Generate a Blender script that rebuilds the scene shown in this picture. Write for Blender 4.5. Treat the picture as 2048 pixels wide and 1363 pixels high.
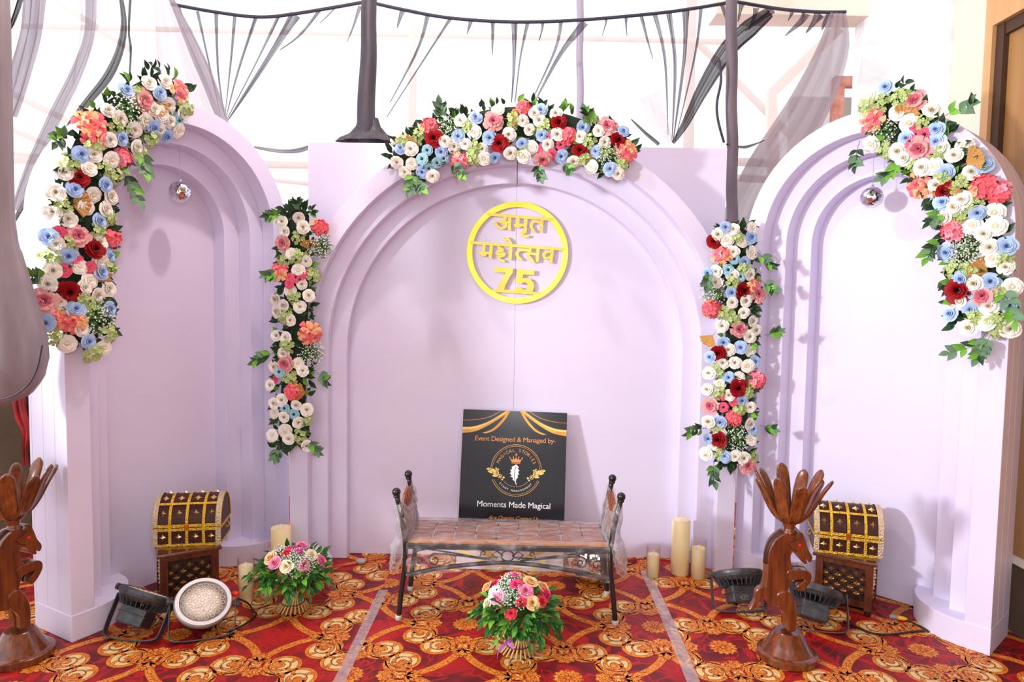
import bpy, bmesh, math, random
from mathutils import Vector, Matrix, noise
import numpy as np
for _o in list(bpy.data.objects):
    bpy.data.objects.remove(_o)
SC = bpy.context.scene
COL = SC.collection
PI = math.pi
random.seed(7)

# ------------------------------------------------------------------ camera
FPX, PITCH, ROLL = 1365.0, 0.06338, 0.01515
CAM = Vector((-0.0156, -4.0349, 1.5551))
_R = Vector((1, 0, 0)); _F = Vector((0, math.cos(PITCH), -math.sin(PITCH))); _U = Vector((0, math.sin(PITCH), math.cos(PITCH)))
_R2 = math.cos(ROLL) * _R + math.sin(ROLL) * _U
_U2 = -math.sin(ROLL) * _R + math.cos(ROLL) * _U
cam = bpy.data.cameras.new('camera')
cam.sensor_width = 36.0
cam.lens = FPX / 2048.0 * 36.0
cam.clip_end = 200
camo = bpy.data.objects.new('camera', cam)
COL.objects.link(camo)
camo.matrix_world = Matrix(((_R2.x, _U2.x, -_F.x, CAM.x), (_R2.y, _U2.y, -_F.y, CAM.y), (_R2.z, _U2.z, -_F.z, CAM.z), (0, 0, 0, 1)))
SC.camera = camo

# ------------------------------------------------------------------ world, lights, exposure
w = bpy.data.worlds.new('overcast_sky'); SC.world = w
w.use_nodes = True
w.node_tree.nodes['Background'].inputs[0].default_value = (0.97, 0.97, 1.0, 1)
w.node_tree.nodes['Background'].inputs[1].default_value = 1.5

def lamp(name, kind, loc, power, target=None, size=0.5, color=(1, 1, 1), spot=None):
    l = bpy.data.lights.new(name, kind); l.energy = power; l.color = color
    if kind == 'AREA': l.size = size
    elif kind in ('POINT', 'SPOT'): l.shadow_soft_size = size
    if spot: l.spot_size = spot; l.spot_blend = 0.5
    o = bpy.data.objects.new(name, l); COL.objects.link(o); o.location = loc
    if target is not None:
        o.rotation_euler = (Vector(target) - Vector(loc)).to_track_quat('-Z', 'Y').to_euler()
    o['label'] = 'venue light out of view'; o['category'] = 'light'; o['kind'] = 'helper'
    return o
# hall floodlight high in front of the stage, a spot standing in for daylight from the open left side, camera flash
lamp('hall_floodlight', 'POINT', (-0.80, -1.0, 3.9), 80, size=0.05, color=(1.0, 0.82, 0.80))
lamp('left_daylight_spot', 'SPOT', (-4.4, -3.5, 2.4), 900, target=(1.0, -0.2, 1.35), size=0.2, color=(0.95, 0.96, 1.0), spot=math.radians(42))
lamp('camera_flash', 'POINT', (0.12, -4.12, 1.95), 45, size=0.05, color=(0.97, 0.97, 1.0))
SC.view_settings.view_transform = 'Standard'
SC.view_settings.look = 'None'
SC.view_settings.gamma = 1.0
SC.view_settings.use_curve_mapping = False
SC.view_settings.exposure = 0.15

# ------------------------------------------------------------------ helpers
def S(r, g, b):
    f = lambda c: (c / 255 / 12.92) if c / 255 <= 0.04045 else ((c / 255 + 0.055) / 1.055) ** 2.4
    return (f(r), f(g), f(b))

def mat(name, col, rough=0.5, metal=0.0, var=None, bump=None, spec=0.5, rnd=0.0, coat=0.0, trans=0.0, sss=0.0):
    """procedural principled material; var=(scale, second colour, contrast), bump=(scale, strength)"""
    m = bpy.data.materials.new(name); m.use_nodes = True
    nt = m.node_tree; b = nt.nodes['Principled BSDF']
    b.inputs['Roughness'].default_value = rough
    b.inputs['Metallic'].default_value = metal
    b.inputs['Specular IOR Level'].default_value = spec
    b.inputs['Coat Weight'].default_value = coat
    b.inputs['Coat Roughness'].default_value = 0.12
    b.inputs['Transmission Weight'].default_value = trans
    c = (*col, 1)
    b.inputs['Base Color'].default_value = c
    last = None
    tc = nt.nodes.new('ShaderNodeTexCoord')
    if var:
        n = nt.nodes.new('ShaderNodeTexNoise')
        n.inputs['Scale'].default_value = var[0]; n.inputs['Detail'].default_value = 5
        mp = nt.nodes.new('ShaderNodeMapping')
        if len(var) > 3: mp.inputs['Scale'].default_value = var[3]
        nt.links.new(tc.outputs['Object'], mp.inputs[0]); nt.links.new(mp.outputs[0], n.inputs['Vector'])
        r = nt.nodes.new('ShaderNodeValToRGB')
        k = var[2]
        r.color_ramp.elements[0].position = 0.5 - k; r.color_ramp.elements[1].position = 0.5 + k
        r.color_ramp.elements[0].color = c; r.color_ramp.elements[1].color = (*var[1], 1)
        nt.links.new(n.outputs['Fac'], r.inputs[0]); last = r.outputs[0]
    if rnd:
        oi = nt.nodes.new('ShaderNodeObjectInfo')
        h = nt.nodes.new('ShaderNodeHueSaturation')
        ml = nt.nodes.new('ShaderNodeMapRange')
        ml.inputs['To Min'].default_value = 1 - rnd; ml.inputs['To Max'].default_value = 1 + rnd
        nt.links.new(oi.outputs['Random'], ml.inputs[0]); nt.links.new(ml.outputs[0], h.inputs['Value'])
        if last: nt.links.new(last, h.inputs['Color'])
        else: h.inputs['Color'].default_value = c
        last = h.outputs[0]
    if last: nt.links.new(last, b.inputs['Base Color'])
    if bump:
        n2 = nt.nodes.new('ShaderNodeTexNoise'); n2.inputs['Scale'].default_value = bump[0]; n2.inputs['Detail'].default_value = 4
        nt.links.new(tc.outputs['Object'], n2.inputs['Vector'])
        bp = nt.nodes.new('ShaderNodeBump'); bp.inputs['Strength'].default_value = bump[1]; bp.inputs['Distance'].default_value = 0.01
        nt.links.new(n2.outputs['Fac'], bp.inputs['Height']); nt.links.new(bp.outputs[0], b.inputs['Normal'])
    return m

def sheer(name, col, dens, folds=0.25, scale=(60, 60, 2)):
    """see-through net cloth: diffuse/translucent threads with gaps"""
    m = bpy.data.materials.new(name); m.use_nodes = True
    nt = m.node_tree; nt.nodes.clear()
    out = nt.nodes.new('ShaderNodeOutputMaterial'); mx = nt.nodes.new('ShaderNodeMixShader')
    tr = nt.nodes.new('ShaderNodeBsdfTransparent'); df = nt.nodes.new('ShaderNodeBsdfDiffuse'); tl = nt.nodes.new('ShaderNodeBsdfTranslucent')
    m2 = nt.nodes.new('ShaderNodeMixShader'); m2.inputs[0].default_value = 0.4
    df.inputs[0].default_value = (*col, 1); tl.inputs[0].default_value = (*col, 1)
    nt.links.new(df.outputs[0], m2.inputs[1]); nt.links.new(tl.outputs[0], m2.inputs[2])
    tc = nt.nodes.new('ShaderNodeTexCoord'); mp = nt.nodes.new('ShaderNodeMapping'); mp.inputs['Scale'].default_value = scale
    n = nt.nodes.new('ShaderNodeTexNoise'); n.inputs['Scale'].default_value = 1.0; n.inputs['Detail'].default_value = 3
    nt.links.new(tc.outputs['UV'], mp.inputs[0]); nt.links.new(mp.outputs[0], n.inputs['Vector'])
    mr = nt.nodes.new('ShaderNodeMapRange'); mr.inputs['From Min'].default_value = 0.3; mr.inputs['From Max'].default_value = 0.7
    mr.inputs['To Min'].default_value = max(0, dens - folds); mr.inputs['To Max'].default_value = min(1, dens + folds)
    nt.links.new(n.outputs['Fac'], mr.inputs[0]); nt.links.new(mr.outputs[0], mx.inputs[0])
    nt.links.new(tr.outputs[0], mx.inputs[1]); nt.links.new(m2.outputs[0], mx.inputs[2]); nt.links.new(mx.outputs[0], out.inputs[0])
    return m

def clear(name, gloss, rough, tint=(1, 1, 1), wrinkle=None, dens=0.0, milk=0.0):
    """thin clear sheet (glass, cling film): transparent with a fresnel gloss"""
    m = bpy.data.materials.new(name); m.use_nodes = True
    nt = m.node_tree; nt.nodes.clear()
    out = nt.nodes.new('ShaderNodeOutputMaterial'); mx = nt.nodes.new('ShaderNodeMixShader')
    tr = nt.nodes.new('ShaderNodeBsdfTransparent'); tr.inputs[0].default_value = (*tint, 1)
    gl = nt.nodes.new('ShaderNodeBsdfGlossy'); gl.inputs['Roughness'].default_value = rough
    lw = nt.nodes.new('ShaderNodeLayerWeight'); lw.inputs['Blend'].default_value = 0.5
    fr = nt.nodes.new('ShaderNodeMath'); fr.operation = 'POWER'; fr.inputs[1].default_value = 4.5
    nt.links.new(lw.outputs['Facing'], fr.inputs[0])
    ad = nt.nodes.new('ShaderNodeMath'); ad.operation = 'MULTIPLY_ADD'; ad.inputs[1].default_value = gloss; ad.inputs[2].default_value = dens; ad.use_clamp = True
    nt.links.new(fr.outputs[0], ad.inputs[0]); nt.links.new(ad.outputs[0], mx.inputs[0])
    nt.links.new(tr.outputs[0], mx.inputs[1]); nt.links.new(mx.outputs[0], out.inputs[0])
    mk = nt.nodes.new('ShaderNodeMixShader'); mk.inputs[0].default_value = milk
    tl = nt.nodes.new('ShaderNodeBsdfTranslucent'); df = nt.nodes.new('ShaderNodeBsdfDiffuse'); m3 = nt.nodes.new('ShaderNodeMixShader'); m3.inputs[0].default_value = 0.4
    tl.inputs[0].default_value = df.inputs[0].default_value = (0.92, 0.92, 0.94, 1)
    nt.links.new(df.outputs[0], m3.inputs[1]); nt.links.new(tl.outputs[0], m3.inputs[2])
    nt.links.new(gl.outputs[0], mk.inputs[1]); nt.links.new(m3.outputs[0], mk.inputs[2]); nt.links.new(mk.outputs[0], mx.inputs[2])
    if wrinkle:
        tc = nt.nodes.new('ShaderNodeTexCoord'); mp = nt.nodes.new('ShaderNodeMapping'); mp.inputs['Scale'].default_value = wrinkle[0]
        n = nt.nodes.new('ShaderNodeTexNoise'); n.inputs['Scale'].default_value = 1; n.inputs['Detail'].default_value = 6
        nt.links.new(tc.outputs['Object'], mp.inputs[0]); nt.links.new(mp.outputs[0], n.inputs['Vector'])
        bp = nt.nodes.new('ShaderNodeBump'); bp.inputs['Strength'].default_value = wrinkle[1]; bp.inputs['Distance'].default_value = 0.02
        nt.links.new(n.outputs['Fac'], bp.inputs['Height'])
        nt.links.new(bp.outputs[0], gl.inputs['Normal']); nt.links.new(bp.outputs[0], lw.inputs['Normal'])
        rp = nt.nodes.new('ShaderNodeMapRange'); rp.inputs['From Min'].default_value = 0.45; rp.inputs['From Max'].default_value = 0.75
        rp.inputs['To Min'].default_value = dens; rp.inputs['To Max'].default_value = dens + wrinkle[2]
        nt.links.new(n.outputs['Fac'], rp.inputs[0]); nt.links.new(rp.outputs[0], ad.inputs[2])
    return m

class MB:
    """collects shapes, builds ONE mesh object"""
    def __init__(s): s.v = []; s.f = []; s.m = []; s.uv = None
    def add(s, vs, fs, mi=0):
        o = len(s.v); s.v += [tuple(v) for v in vs]
        for f in fs: s.f.append([i + o for i in f]); s.m.append(mi)
    def box(s, x0, x1, y0, y1, z0, z1, mi=0, M=None):
        vs = [Vector((x, y, z)) for z in (z0, z1) for y in (y0, y1) for x in (x0, x1)]
        if M: vs = [M @ v for v in vs]
        s.add(vs, [(0, 2, 3, 1), (4, 5, 7, 6), (0, 1, 5, 4), (2, 6, 7, 3), (0, 4, 6, 2), (1, 3, 7, 5)], mi)
    def tube(s, pts, r, n=8, mi=0, cap=True, flat=None):
        pts = [Vector(p) for p in pts]; k = len(pts)
        rr = r if isinstance(r, (list, tuple)) else [r] * k
        vs = []; up = None
        for i, p in enumerate(pts):
            t = (pts[min(i + 1, k - 1)] - pts[max(i - 1, 0)])
            if t.length < 1e-9: t = Vector((0, 0, 1))
            t.normalize()
            if up is None:
                up = Vector((0, 0, 1)) if abs(t.z) < 0.9 else Vector((0, 1, 0))
            a = t.cross(up)
            if a.length < 1e-6: a = t.cross(Vector((1, 0, 0)))
            a.normalize(); b = a.cross(t).normalized(); up = b
            for j in range(n):
                an = 2 * PI * j / n
                vs.append(p + (a * math.cos(an) * (flat if flat else 1) + b * math.sin(an)) * rr[i])
        fs = [(i * n + j, i * n + (j + 1) % n, (i + 1) * n + (j + 1) % n, (i + 1) * n + j) for i in range(k - 1) for j in range(n)]
        if cap: fs += [list(range(n))[::-1], list(range((k - 1) * n, k * n))]
        s.add(vs, fs, mi)
    def lathe(s, prof, n=24, mi=0, c=(0, 0, 0), M=None):
        vs = [Vector((c[0] + r * math.cos(2 * PI * j / n), c[1] + r * math.sin(2 * PI * j / n), c[2] + z)) for r, z in prof for j in range(n)]
        if M: vs = [M @ v for v in vs]
        k = len(prof)
        fs = [(i * n + j, i * n + (j + 1) % n, (i + 1) * n + (j + 1) % n, (i + 1) * n + j) for i in range(k - 1) for j in range(n)]
        if prof[0][0] > 1e-6: fs.append(list(range(n))[::-1])
        if prof[-1][0] > 1e-6: fs.append(list(range((k - 1) * n, k * n)))
        s.add(vs, fs, mi)
    def sphere(s, c, r, n=12, k=8, mi=0, sc=(1, 1, 1)):
        prof = [(max(1e-7, math.sin(PI * i / k)), -math.cos(PI * i / k)) for i in range(k + 1)]
        vs = [Vector((c[0] + r * sc[0] * q * math.cos(2 * PI * j / n), c[1] + r * sc[1] * q * math.sin(2 * PI * j / n), c[2] + r * sc[2] * z)) for q, z in prof for j in range(n)]
        s.add(vs, [(i * n + j, i * n + (j + 1) % n, (i + 1) * n + (j + 1) % n, (i + 1) * n + j) for i in range(k) for j in range(n)], mi)
    def grid(s, pts, mi=0):
        r = len(pts); c = len(pts[0])
        s.add([p for row in pts for p in row], [(i * c + j, i * c + j + 1, (i + 1) * c + j + 1, (i + 1) * c + j) for i in range(r - 1) for j in range(c - 1)], mi)
    def prism(s, poly, a, b, axis='y', mi=0):
        """2D polygon extruded from a to b along an axis (y: poly in xz, z: poly in xy)"""
        k = len(poly)
        f = (lambda p, t: (p[0], t, p[1])) if axis == 'y' else ((lambda p, t: (p[0], p[1], t)) if axis == 'z' else (lambda p, t: (t, p[0], p[1])))
        vs = [f(p, a) for p in poly] + [f(p, b) for p in poly]
        s.add(vs, [list(range(k)), list(range(2 * k - 1, k - 1, -1))] + [(i, k + i, k + (i + 1) % k, (i + 1) % k) for i in range(k)], mi)
    def mesh(s, name, mats, smooth=False, fixn=True):
        me = bpy.data.meshes.new(name); me.from_pydata(s.v, [], s.f)
        for m in (mats if isinstance(mats, (list, tuple)) else [mats]): me.materials.append(m)
        me.polygons.foreach_set('material_index', s.m)
        if fixn:
            bm = bmesh.new(); bm.from_mesh(me); bmesh.ops.recalc_face_normals(bm, faces=bm.faces); bm.to_mesh(me); bm.free()
        if smooth: me.polygons.foreach_set('use_smooth', [True] * len(me.polygons))
        me.update(); return me
    def build(s, name, mats, parent=None, smooth=False, loc=(0, 0, 0), rotz=0, bevel=0, auto=None):
        o = bpy.data.objects.new(name, s.mesh(name, mats, smooth)); COL.objects.link(o)
        o.location = loc; o.rotation_euler = (0, 0, rotz); o.parent = parent
        if bevel:
            b = o.modifiers.new('edge', 'BEVEL'); b.width = bevel; b.segments = 2; b.limit_method = 'ANGLE'; b.angle_limit = 0.6
        return o

def obj(name, me, parent=None, loc=(0, 0, 0), rot=(0, 0, 0), scale=(1, 1, 1)):
    o = bpy.data.objects.new(name, me); COL.objects.link(o); o.parent = parent
    o.location = loc; o.rotation_euler = rot; o.scale = scale if isinstance(scale, (tuple, list)) else (scale,) * 3
    return o
def empty(name, loc, rotz=0): 
    o = bpy.data.objects.new(name, None); COL.objects.link(o); o.location = loc; o.rotation_euler = (0, 0, rotz); o.empty_display_size = 0.1
    return o
def tag(o, label, cat, group=None, kind=None):
    o['label'] = label; o['category'] = cat
    if group: o['group'] = group
    if kind: o['kind'] = kind
    return o
def struct(o, label=None):
    o['kind'] = 'structure'
    if label: o['label'] = label
    return o
def copy_tree(o, parent=None):
    c = o.copy(); COL.objects.link(c); c.parent = parent
    for ch in list(o.children): copy_tree(ch, c)
    return c
def chaikin(p, n=2, closed=True):
    for _ in range(n):
        q = []
        k = len(p)
        for i in range(k if closed else k - 1):
            a, b = p[i], p[(i + 1) % k]
            q += [tuple(0.75 * u + 0.25 * v for u, v in zip(a, b)), tuple(0.25 * u + 0.75 * v for u, v in zip(a, b))]
        if not closed: q = [p[0]] + q + [p[-1]]
        p = q
    return p
def ray(x, y):
    return (_R2 * (x - 1024) + _U2 * (681.5 - y)) / FPX + _F
def at(x, y, Y):
    """the point on the plane y=Y seen at a pixel of the 2048x1363 photo (used once, to survey the place)"""
    d = ray(x, y); return CAM + d * ((Y - CAM.y) / d.y)
def arc(cx, cz, r, a0, a1, n):
    return [(cx + r * math.cos(a0 + (a1 - a0) * i / n), cz + r * math.sin(a0 + (a1 - a0) * i / n)) for i in range(n + 1)]
def stroke(pts, wd):
    """polygon of a thick 2D polyline; wd number or list"""
    k = len(pts); ws = wd if isinstance(wd, (list, tuple)) else [wd] * k
    L = []; Rr = []
    for i in range(k):
        a = pts[max(i - 1, 0)]; b = pts[min(i + 1, k - 1)]
        dx, dy = b[0] - a[0], b[1] - a[1]; l = math.hypot(dx, dy) or 1
        nx, ny = -dy / l, dx / l
        L.append((pts[i][0] + nx * ws[i] / 2, pts[i][1] + ny * ws[i] / 2)); Rr.append((pts[i][0] - nx * ws[i] / 2, pts[i][1] - ny * ws[i] / 2))
    return L, Rr
# ------------------------------------------------------------------ carpet
def carpet_red():
    m = bpy.data.materials.new('carpet_red'); m.use_nodes = True
    nt = m.node_tree; b = nt.nodes['Principled BSDF']; b.inputs['Roughness'].default_value = 0.55
    tc = nt.nodes.new('ShaderNodeTexCoord')
    n1 = nt.nodes.new('ShaderNodeTexNoise'); n1.inputs['Scale'].default_value = 3.2; n1.inputs['Detail'].default_value = 2; n1.inputs['Distortion'].default_value = 1.6
    n2 = nt.nodes.new('ShaderNodeTexNoise'); n2.inputs['Scale'].default_value = 5.0; n2.inputs['Detail'].default_value = 1.5; n2.inputs['Distortion'].default_value = 2.6
    nt.links.new(tc.outputs['Object'], n1.inputs['Vector']); nt.links.new(tc.outputs['Object'], n2.inputs['Vector'])
    r1 = nt.nodes.new('ShaderNodeValToRGB'); e = r1.color_ramp.elements
    e[0].position = 0.38; e[0].color = (*S(92, 3, 12), 1); e[1].position = 0.70; e[1].color = (*S(178, 10, 8), 1)
    x = r1.color_ramp.elements.new(0.5); x.color = (*S(122, 5, 11), 1)
    # thin silky ridges where the noise crosses its middle
    s = nt.nodes.new('ShaderNodeMath'); s.operation = 'SUBTRACT'; s.inputs[1].default_value = 0.5
    a = nt.nodes.new('ShaderNodeMath'); a.operation = 'ABSOLUTE'
    mr = nt.nodes.new('ShaderNodeMapRange'); mr.inputs['From Min'].default_value = 0.0; mr.inputs['From Max'].default_value = 0.06; mr.inputs['To Min'].default_value = 0.8; mr.inputs['To Max'].default_value = 0
    nt.links.new(n2.outputs['Fac'], s.inputs[0]); nt.links.new(s.outputs[0], a.inputs[0]); nt.links.new(a.outputs[0], mr.inputs[0])
    mx = nt.nodes.new('ShaderNodeMixRGB'); mx.inputs['Color2'].default_value = (*S(204, 20, 12), 1)
    nt.links.new(n1.outputs['Fac'], r1.inputs[0]); nt.links.new(r1.outputs[0], mx.inputs['Color1']); nt.links.new(mr.outputs[0], mx.inputs['Fac'])
    nt.links.new(mx.outputs[0], b.inputs['Base Color'])
    return m
M_RED = carpet_red()
def carpet_orange(name, c1, c2, c3, sc):
    m = bpy.data.materials.new(name); m.use_nodes = True
    nt = m.node_tree; b = nt.nodes['Principled BSDF']; b.inputs['Roughness'].default_value = 0.55
    tc = nt.nodes.new('ShaderNodeTexCoord')
    v = nt.nodes.new('ShaderNodeTexNoise'); v.inputs['Scale'].default_value = sc; v.inputs['Detail'].default_value = 2; v.inputs['Distortion'].default_value = 1.2
    nt.links.new(tc.outputs['Object'], v.inputs['Vector'])
    r = nt.nodes.new('ShaderNodeValToRGB'); e = r.color_ramp.elements
    e[0].position = 0.38; e[0].color = (*c1, 1); e[1].position = 0.62; e[1].color = (*c3, 1); k = e.new(0.48); k.color = (*c2, 1)
    nt.links.new(v.outputs['Fac'], r.inputs[0]); nt.links.new(r.outputs[0], b.inputs['Base Color'])
    return m
M_OR = carpet_orange('carpet_orange', S(206, 92, 6), S(222, 124, 14), S(236, 152, 40), 60)
M_ORF = carpet_orange('carpet_orange_figured', S(150, 40, 6), S(216, 112, 12), S(244, 176, 70), 120)
M_BR = mat('carpet_outline', S(140, 36, 8), 0.6)
M_CR = mat('carpet_cream', S(238, 214, 150), 0.6, var=(30, S(226, 196, 128), 0.2))

flo = MB(); flo.box(-5, 5, -7, 4, -0.05, 0)
floor = struct(flo.build('floor', M_RED), 'red carpet printed with gold scrolls')

def clip(poly, x0, x1):
    for sgn, lim in ((1, x0), (-1, x1)):
        out = []
        k = len(poly)
        for i in range(k):
            a, b = poly[i], poly[(i + 1) % k]
            ia, ib = sgn * (a[0] - lim) >= 0, sgn * (b[0] - lim) >= 0
            if ia: out.append(a)
            if ia != ib:
                t = (lim - a[0]) / (b[0] - a[0]); out.append((lim, a[1] + (b[1] - a[1]) * t))
        poly = out
        if len(poly) < 3: return []
    return poly
def disc(cx, cy, r, n=26, sx=1, sy=1): return [(cx + sx * r * math.cos(2 * PI * i / n), cy + sy * r * math.sin(2 * PI * i / n)) for i in range(n)]
def lobed(cx, cy, r, k, amp, n=48, ph=0, sx=1, sy=1):
    return [(cx + sx * (r + amp * abs(math.sin(k * a / 2 + ph))) * math.cos(a), cy + sy * (r + amp * abs(math.sin(k * a / 2 + ph))) * math.sin(a)) for a in [2 * PI * i / n for i in range(n)]]
def strokepoly(p, wd):
    L, R_ = stroke(p, wd); return L + R_[::-1]
def crescent(cx, cy, r0, r1, a0, a1, off=(0, 0), n=12):
    o = [(cx + r0 * math.cos(a0 + (a1 - a0) * i / n), cy + r0 * math.sin(a0 + (a1 - a0) * i / n)) for i in range(n + 1)]
    q = [(cx + off[0] + r1 * math.cos(a0 + (a1 - a0) * i / n), cy + off[1] + r1 * math.sin(a0 + (a1 - a0) * i / n)) for i in range(n + 1)]
    return o + q[::-1]
def leaf2(cx, cy, ang, ln, wd, n=8):
    p = [(ln * t, wd * math.sin(PI * t) ** 0.8 * (1 - 0.35 * t)) for t in [i / n for i in range(n + 1)]] + [(ln * t, -wd * math.sin(PI * t) ** 0.8 * (1 - 0.35 * t)) for t in [1 - i / n for i in range(1, n)]]
    c, s = math.cos(ang), math.sin(ang)
    return [(cx + x * c - y * s, cy + x * s + y * c) for x, y in p]
OR, ORF, BR, CR = 0, 1, 2, 3
def bracket():
    """one double scroll; x sideways, y outward from the rosette. list of (layer, material, polygon)"""
    o = []
    def both(l, m, f):
        p = f; o.append((l, m, p)); o.append((l, m, [(-x, y) for x, y in p]))
    c = (0.116, 0.0)
    both(3, BR, disc(*c, 0.0775)); both(4, OR, disc(*c, 0.0745)); both(5, BR, disc(*c, 0.061)); both(6, CR, disc(*c, 0.0585))
    # orange volute over the cream
    both(7, BR, disc(c[0] - 0.012, c[1] - 0.006, 0.0445)); both(8, ORF, disc(c[0] - 0.012, c[1] - 0.006, 0.0415))
    both(9, BR, crescent(c[0] - 0.006, c[1] + 0.0, 0.033, 0.016, -2.1, 1.5, (-0.006, -0.002))); both(10, CR, crescent(c[0] - 0.006, c[1], 0.0305, 0.0185, -1.95, 1.35, (-0.005, -0.002)))
    both(11, BR, disc(c[0] - 0.02, c[1] - 0.004, 0.0155)); both(12, OR, disc(c[0] - 0.02, c[1] - 0.004, 0.0135))
    # three orange ribs cutting the cream rim
    for a in (2.3, 0.75, -0.9):
        p = (c[0] + 0.03 * math.cos(a), c[1] + 0.03 * math.sin(a)); q = (c[0] + 0.068 * math.cos(a + 0.35), c[1] + 0.068 * math.sin(a + 0.35))
        mth = ((p[0] + q[0]) / 2 + 0.008 * math.sin(a), (p[1] + q[1]) / 2 - 0.008 * math.cos(a))
        both(7, BR, strokepoly([p, mth, q], 0.017)); both(8, OR, strokepoly([p, mth, q], 0.012))
    # tails to the middle
    t1 = chaikin([(0.0, 0.038), (0.03, 0.046), (0.05, 0.02), (0.045, -0.02), (0.07, -0.055), (0.115, -0.068)], 2, False)
    t2 = chaikin([(0.0, -0.012), (0.022, -0.018), (0.03, -0.045), (0.07, -0.075), (0.12, -0.07)], 2, False)
    both(3, BR, strokepoly(t1, 0.032)); both(4, OR, strokepoly(t1, 0.027)); both(5, ORF, strokepoly(t1, 0.013))
    both(3, BR, strokepoly(t2, 0.026)); both(4, ORF, strokepoly(t2, 0.021))
    # leaves round the middle
    for a in (0.25, 0.75, 1.25): 
        both(6, BR, leaf2(0.0, 0.028, a, 0.062, 0.0155)); both(7, ORF, leaf2(0.002, 0.030, a, 0.055, 0.0125))
    o.append((6, BR, leaf2(0, 0.03, PI / 2, 0.072, 0.018))); o.append((8, ORF, leaf2(0, 0.034, PI / 2, 0.063, 0.014)))
    o.append((6, BR, lobed(0, -0.062, 0.026, 7, 0.012, sx=1.25))); o.append((7, ORF, lobed(0, -0.062, 0.023, 7, 0.011, sx=1.25))); o.append((8, BR, disc(0, -0.06, 0.011, 12))); o.append((9, OR, disc(0, -0.06, 0.009, 12)))
    o.append((8, BR, lobed(0, 0.0, 0.02, 4, 0.012))); o.append((9, ORF, lobed(0, 0.0, 0.018, 4, 0.011)))
    both(10, CR, leaf2(0.006, -0.006, 0.7, 0.02, 0.005))
    return o
def cell():
    o = []
    br = bracket()
    for k in range(4):
        a = k * PI / 2
        # outward direction of this bracket
        ox, oy = math.cos(a), math.sin(a)
        for l, m, p in br:
            o.append((l, m, [(ox * (0.207 + y) + oy * x, oy * (0.207 + y) - ox * x) for x, y in p]))
        # band from this bracket to the neighbour diagonally on
        n = 10
        for side in (1,):
            P0 = (0.262, 0.012); P1 = (0.382, 0.068); P2 = (0.438, 0.188)
            pts = [((1 - t) ** 2 * P0[0] + 2 * t * (1 - t) * P1[0] + t * t * P2[0], (1 - t) ** 2 * P0[1] + 2 * t * (1 - t) * P1[1] + t * t * P2[1]) for t in [i / n for i in range(n + 1)]]
            pts = [(x, y) for x, y in pts]
            for sgn in (1, -1):
                q = [(ox * x - oy * sgn * y, oy * x + ox * sgn * y) for x, y in pts]
                if sgn < 0 and k % 2 == 0 or sgn > 0 and k % 2 == 0:
                    o.append((0, BR, strokepoly(q, 0.041))); o.append((1, OR, strokepoly(q, 0.036))); o.append((2, ORF, strokepoly(q, 0.023)))
    o.append((1, BR, lobed(0, 0, 0.052, 14, 0.014, 84))); o.append((2, ORF, lobed(0, 0, 0.05, 14, 0.0135, 84)))
    o.append((3, BR, lobed(0, 0, 0.031, 9, 0.01, 54))); o.append((4, OR, lobed(0, 0, 0.029, 9, 0.0095, 54)))
    for i in range(9): o.append((5, BR, leaf2(0, 0, 2 * PI * i / 9, 0.033, 0.0035)))
    o.append((6, BR, disc(0, 0, 0.011, 12))); o.append((7, OR, disc(0, 0, 0.009, 12)))
    return o
CELL = cell()
pr = MB()
PA = 0.4505
for x0, x1, cx, cy in ((-4.2, -0.687, -1.07, -1.467), (-0.687, 0.752, -0.215, -0.873), (0.752, 4.2, 0.955, -1.055)):
    for i in range(-9, 10):
        for j in range(-9, 10):
            px, py = cx + (i + j) * PA, cy + (i - j) * PA
            if not (x0 - 0.45 < px < x1 + 0.45 and -2.4 < py < 0.35 and abs(px) < 3.0): continue
            inside = x0 + 0.45 < px < x1 - 0.45
            for l, m, p in CELL:
                q = [(x + px, y + py) for x, y in p]
                if not inside: q = clip(q, x0, x1)
                if len(q) >= 3:
                    pr.add([(x, y, 0.0003 + 0.00012 * l) for x, y in q], [list(range(len(q)))], m)
cp = pr.build('carpet_print', [M_OR, M_ORF, M_BR, M_CR], floor)

# ------------------------------------------------------------------ painted arches
def paint(name, col, col2):
    m = mat(name, col, 0.42, var=(1.6, col2, 0.28, (1, 1, 2.2)), spec=0.35)
    nt = m.node_tree; b = nt.nodes['Principled BSDF']
    tc = nt.nodes.new('ShaderNodeTexCoord'); mp = nt.nodes.new('ShaderNodeMapping'); mp.inputs['Scale'].default_value = (9, 9, 70)
    n = nt.nodes.new('ShaderNodeTexNoise'); n.inputs['Scale'].default_value = 1.5; n.inputs['Detail'].default_value = 6
    nt.links.new(tc.outputs['Object'], mp.inputs[0]); nt.links.new(mp.outputs[0], n.inputs['Vector'])
    bp = nt.nodes.new('ShaderNodeBump'); bp.inputs['Strength'].default_value = 0.12; bp.inputs['Distance'].default_value = 0.004
    nt.links.new(n.outputs['Fac'], bp.inputs['Height']); nt.links.new(bp.outputs[0], b.inputs['Normal'])
    return m
M_LIL = paint('lilac_paint', S(231, 226, 248), S(226, 219, 245))
M_DARKGAP = mat('dark_gap', S(40, 34, 38), 0.9)

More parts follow.
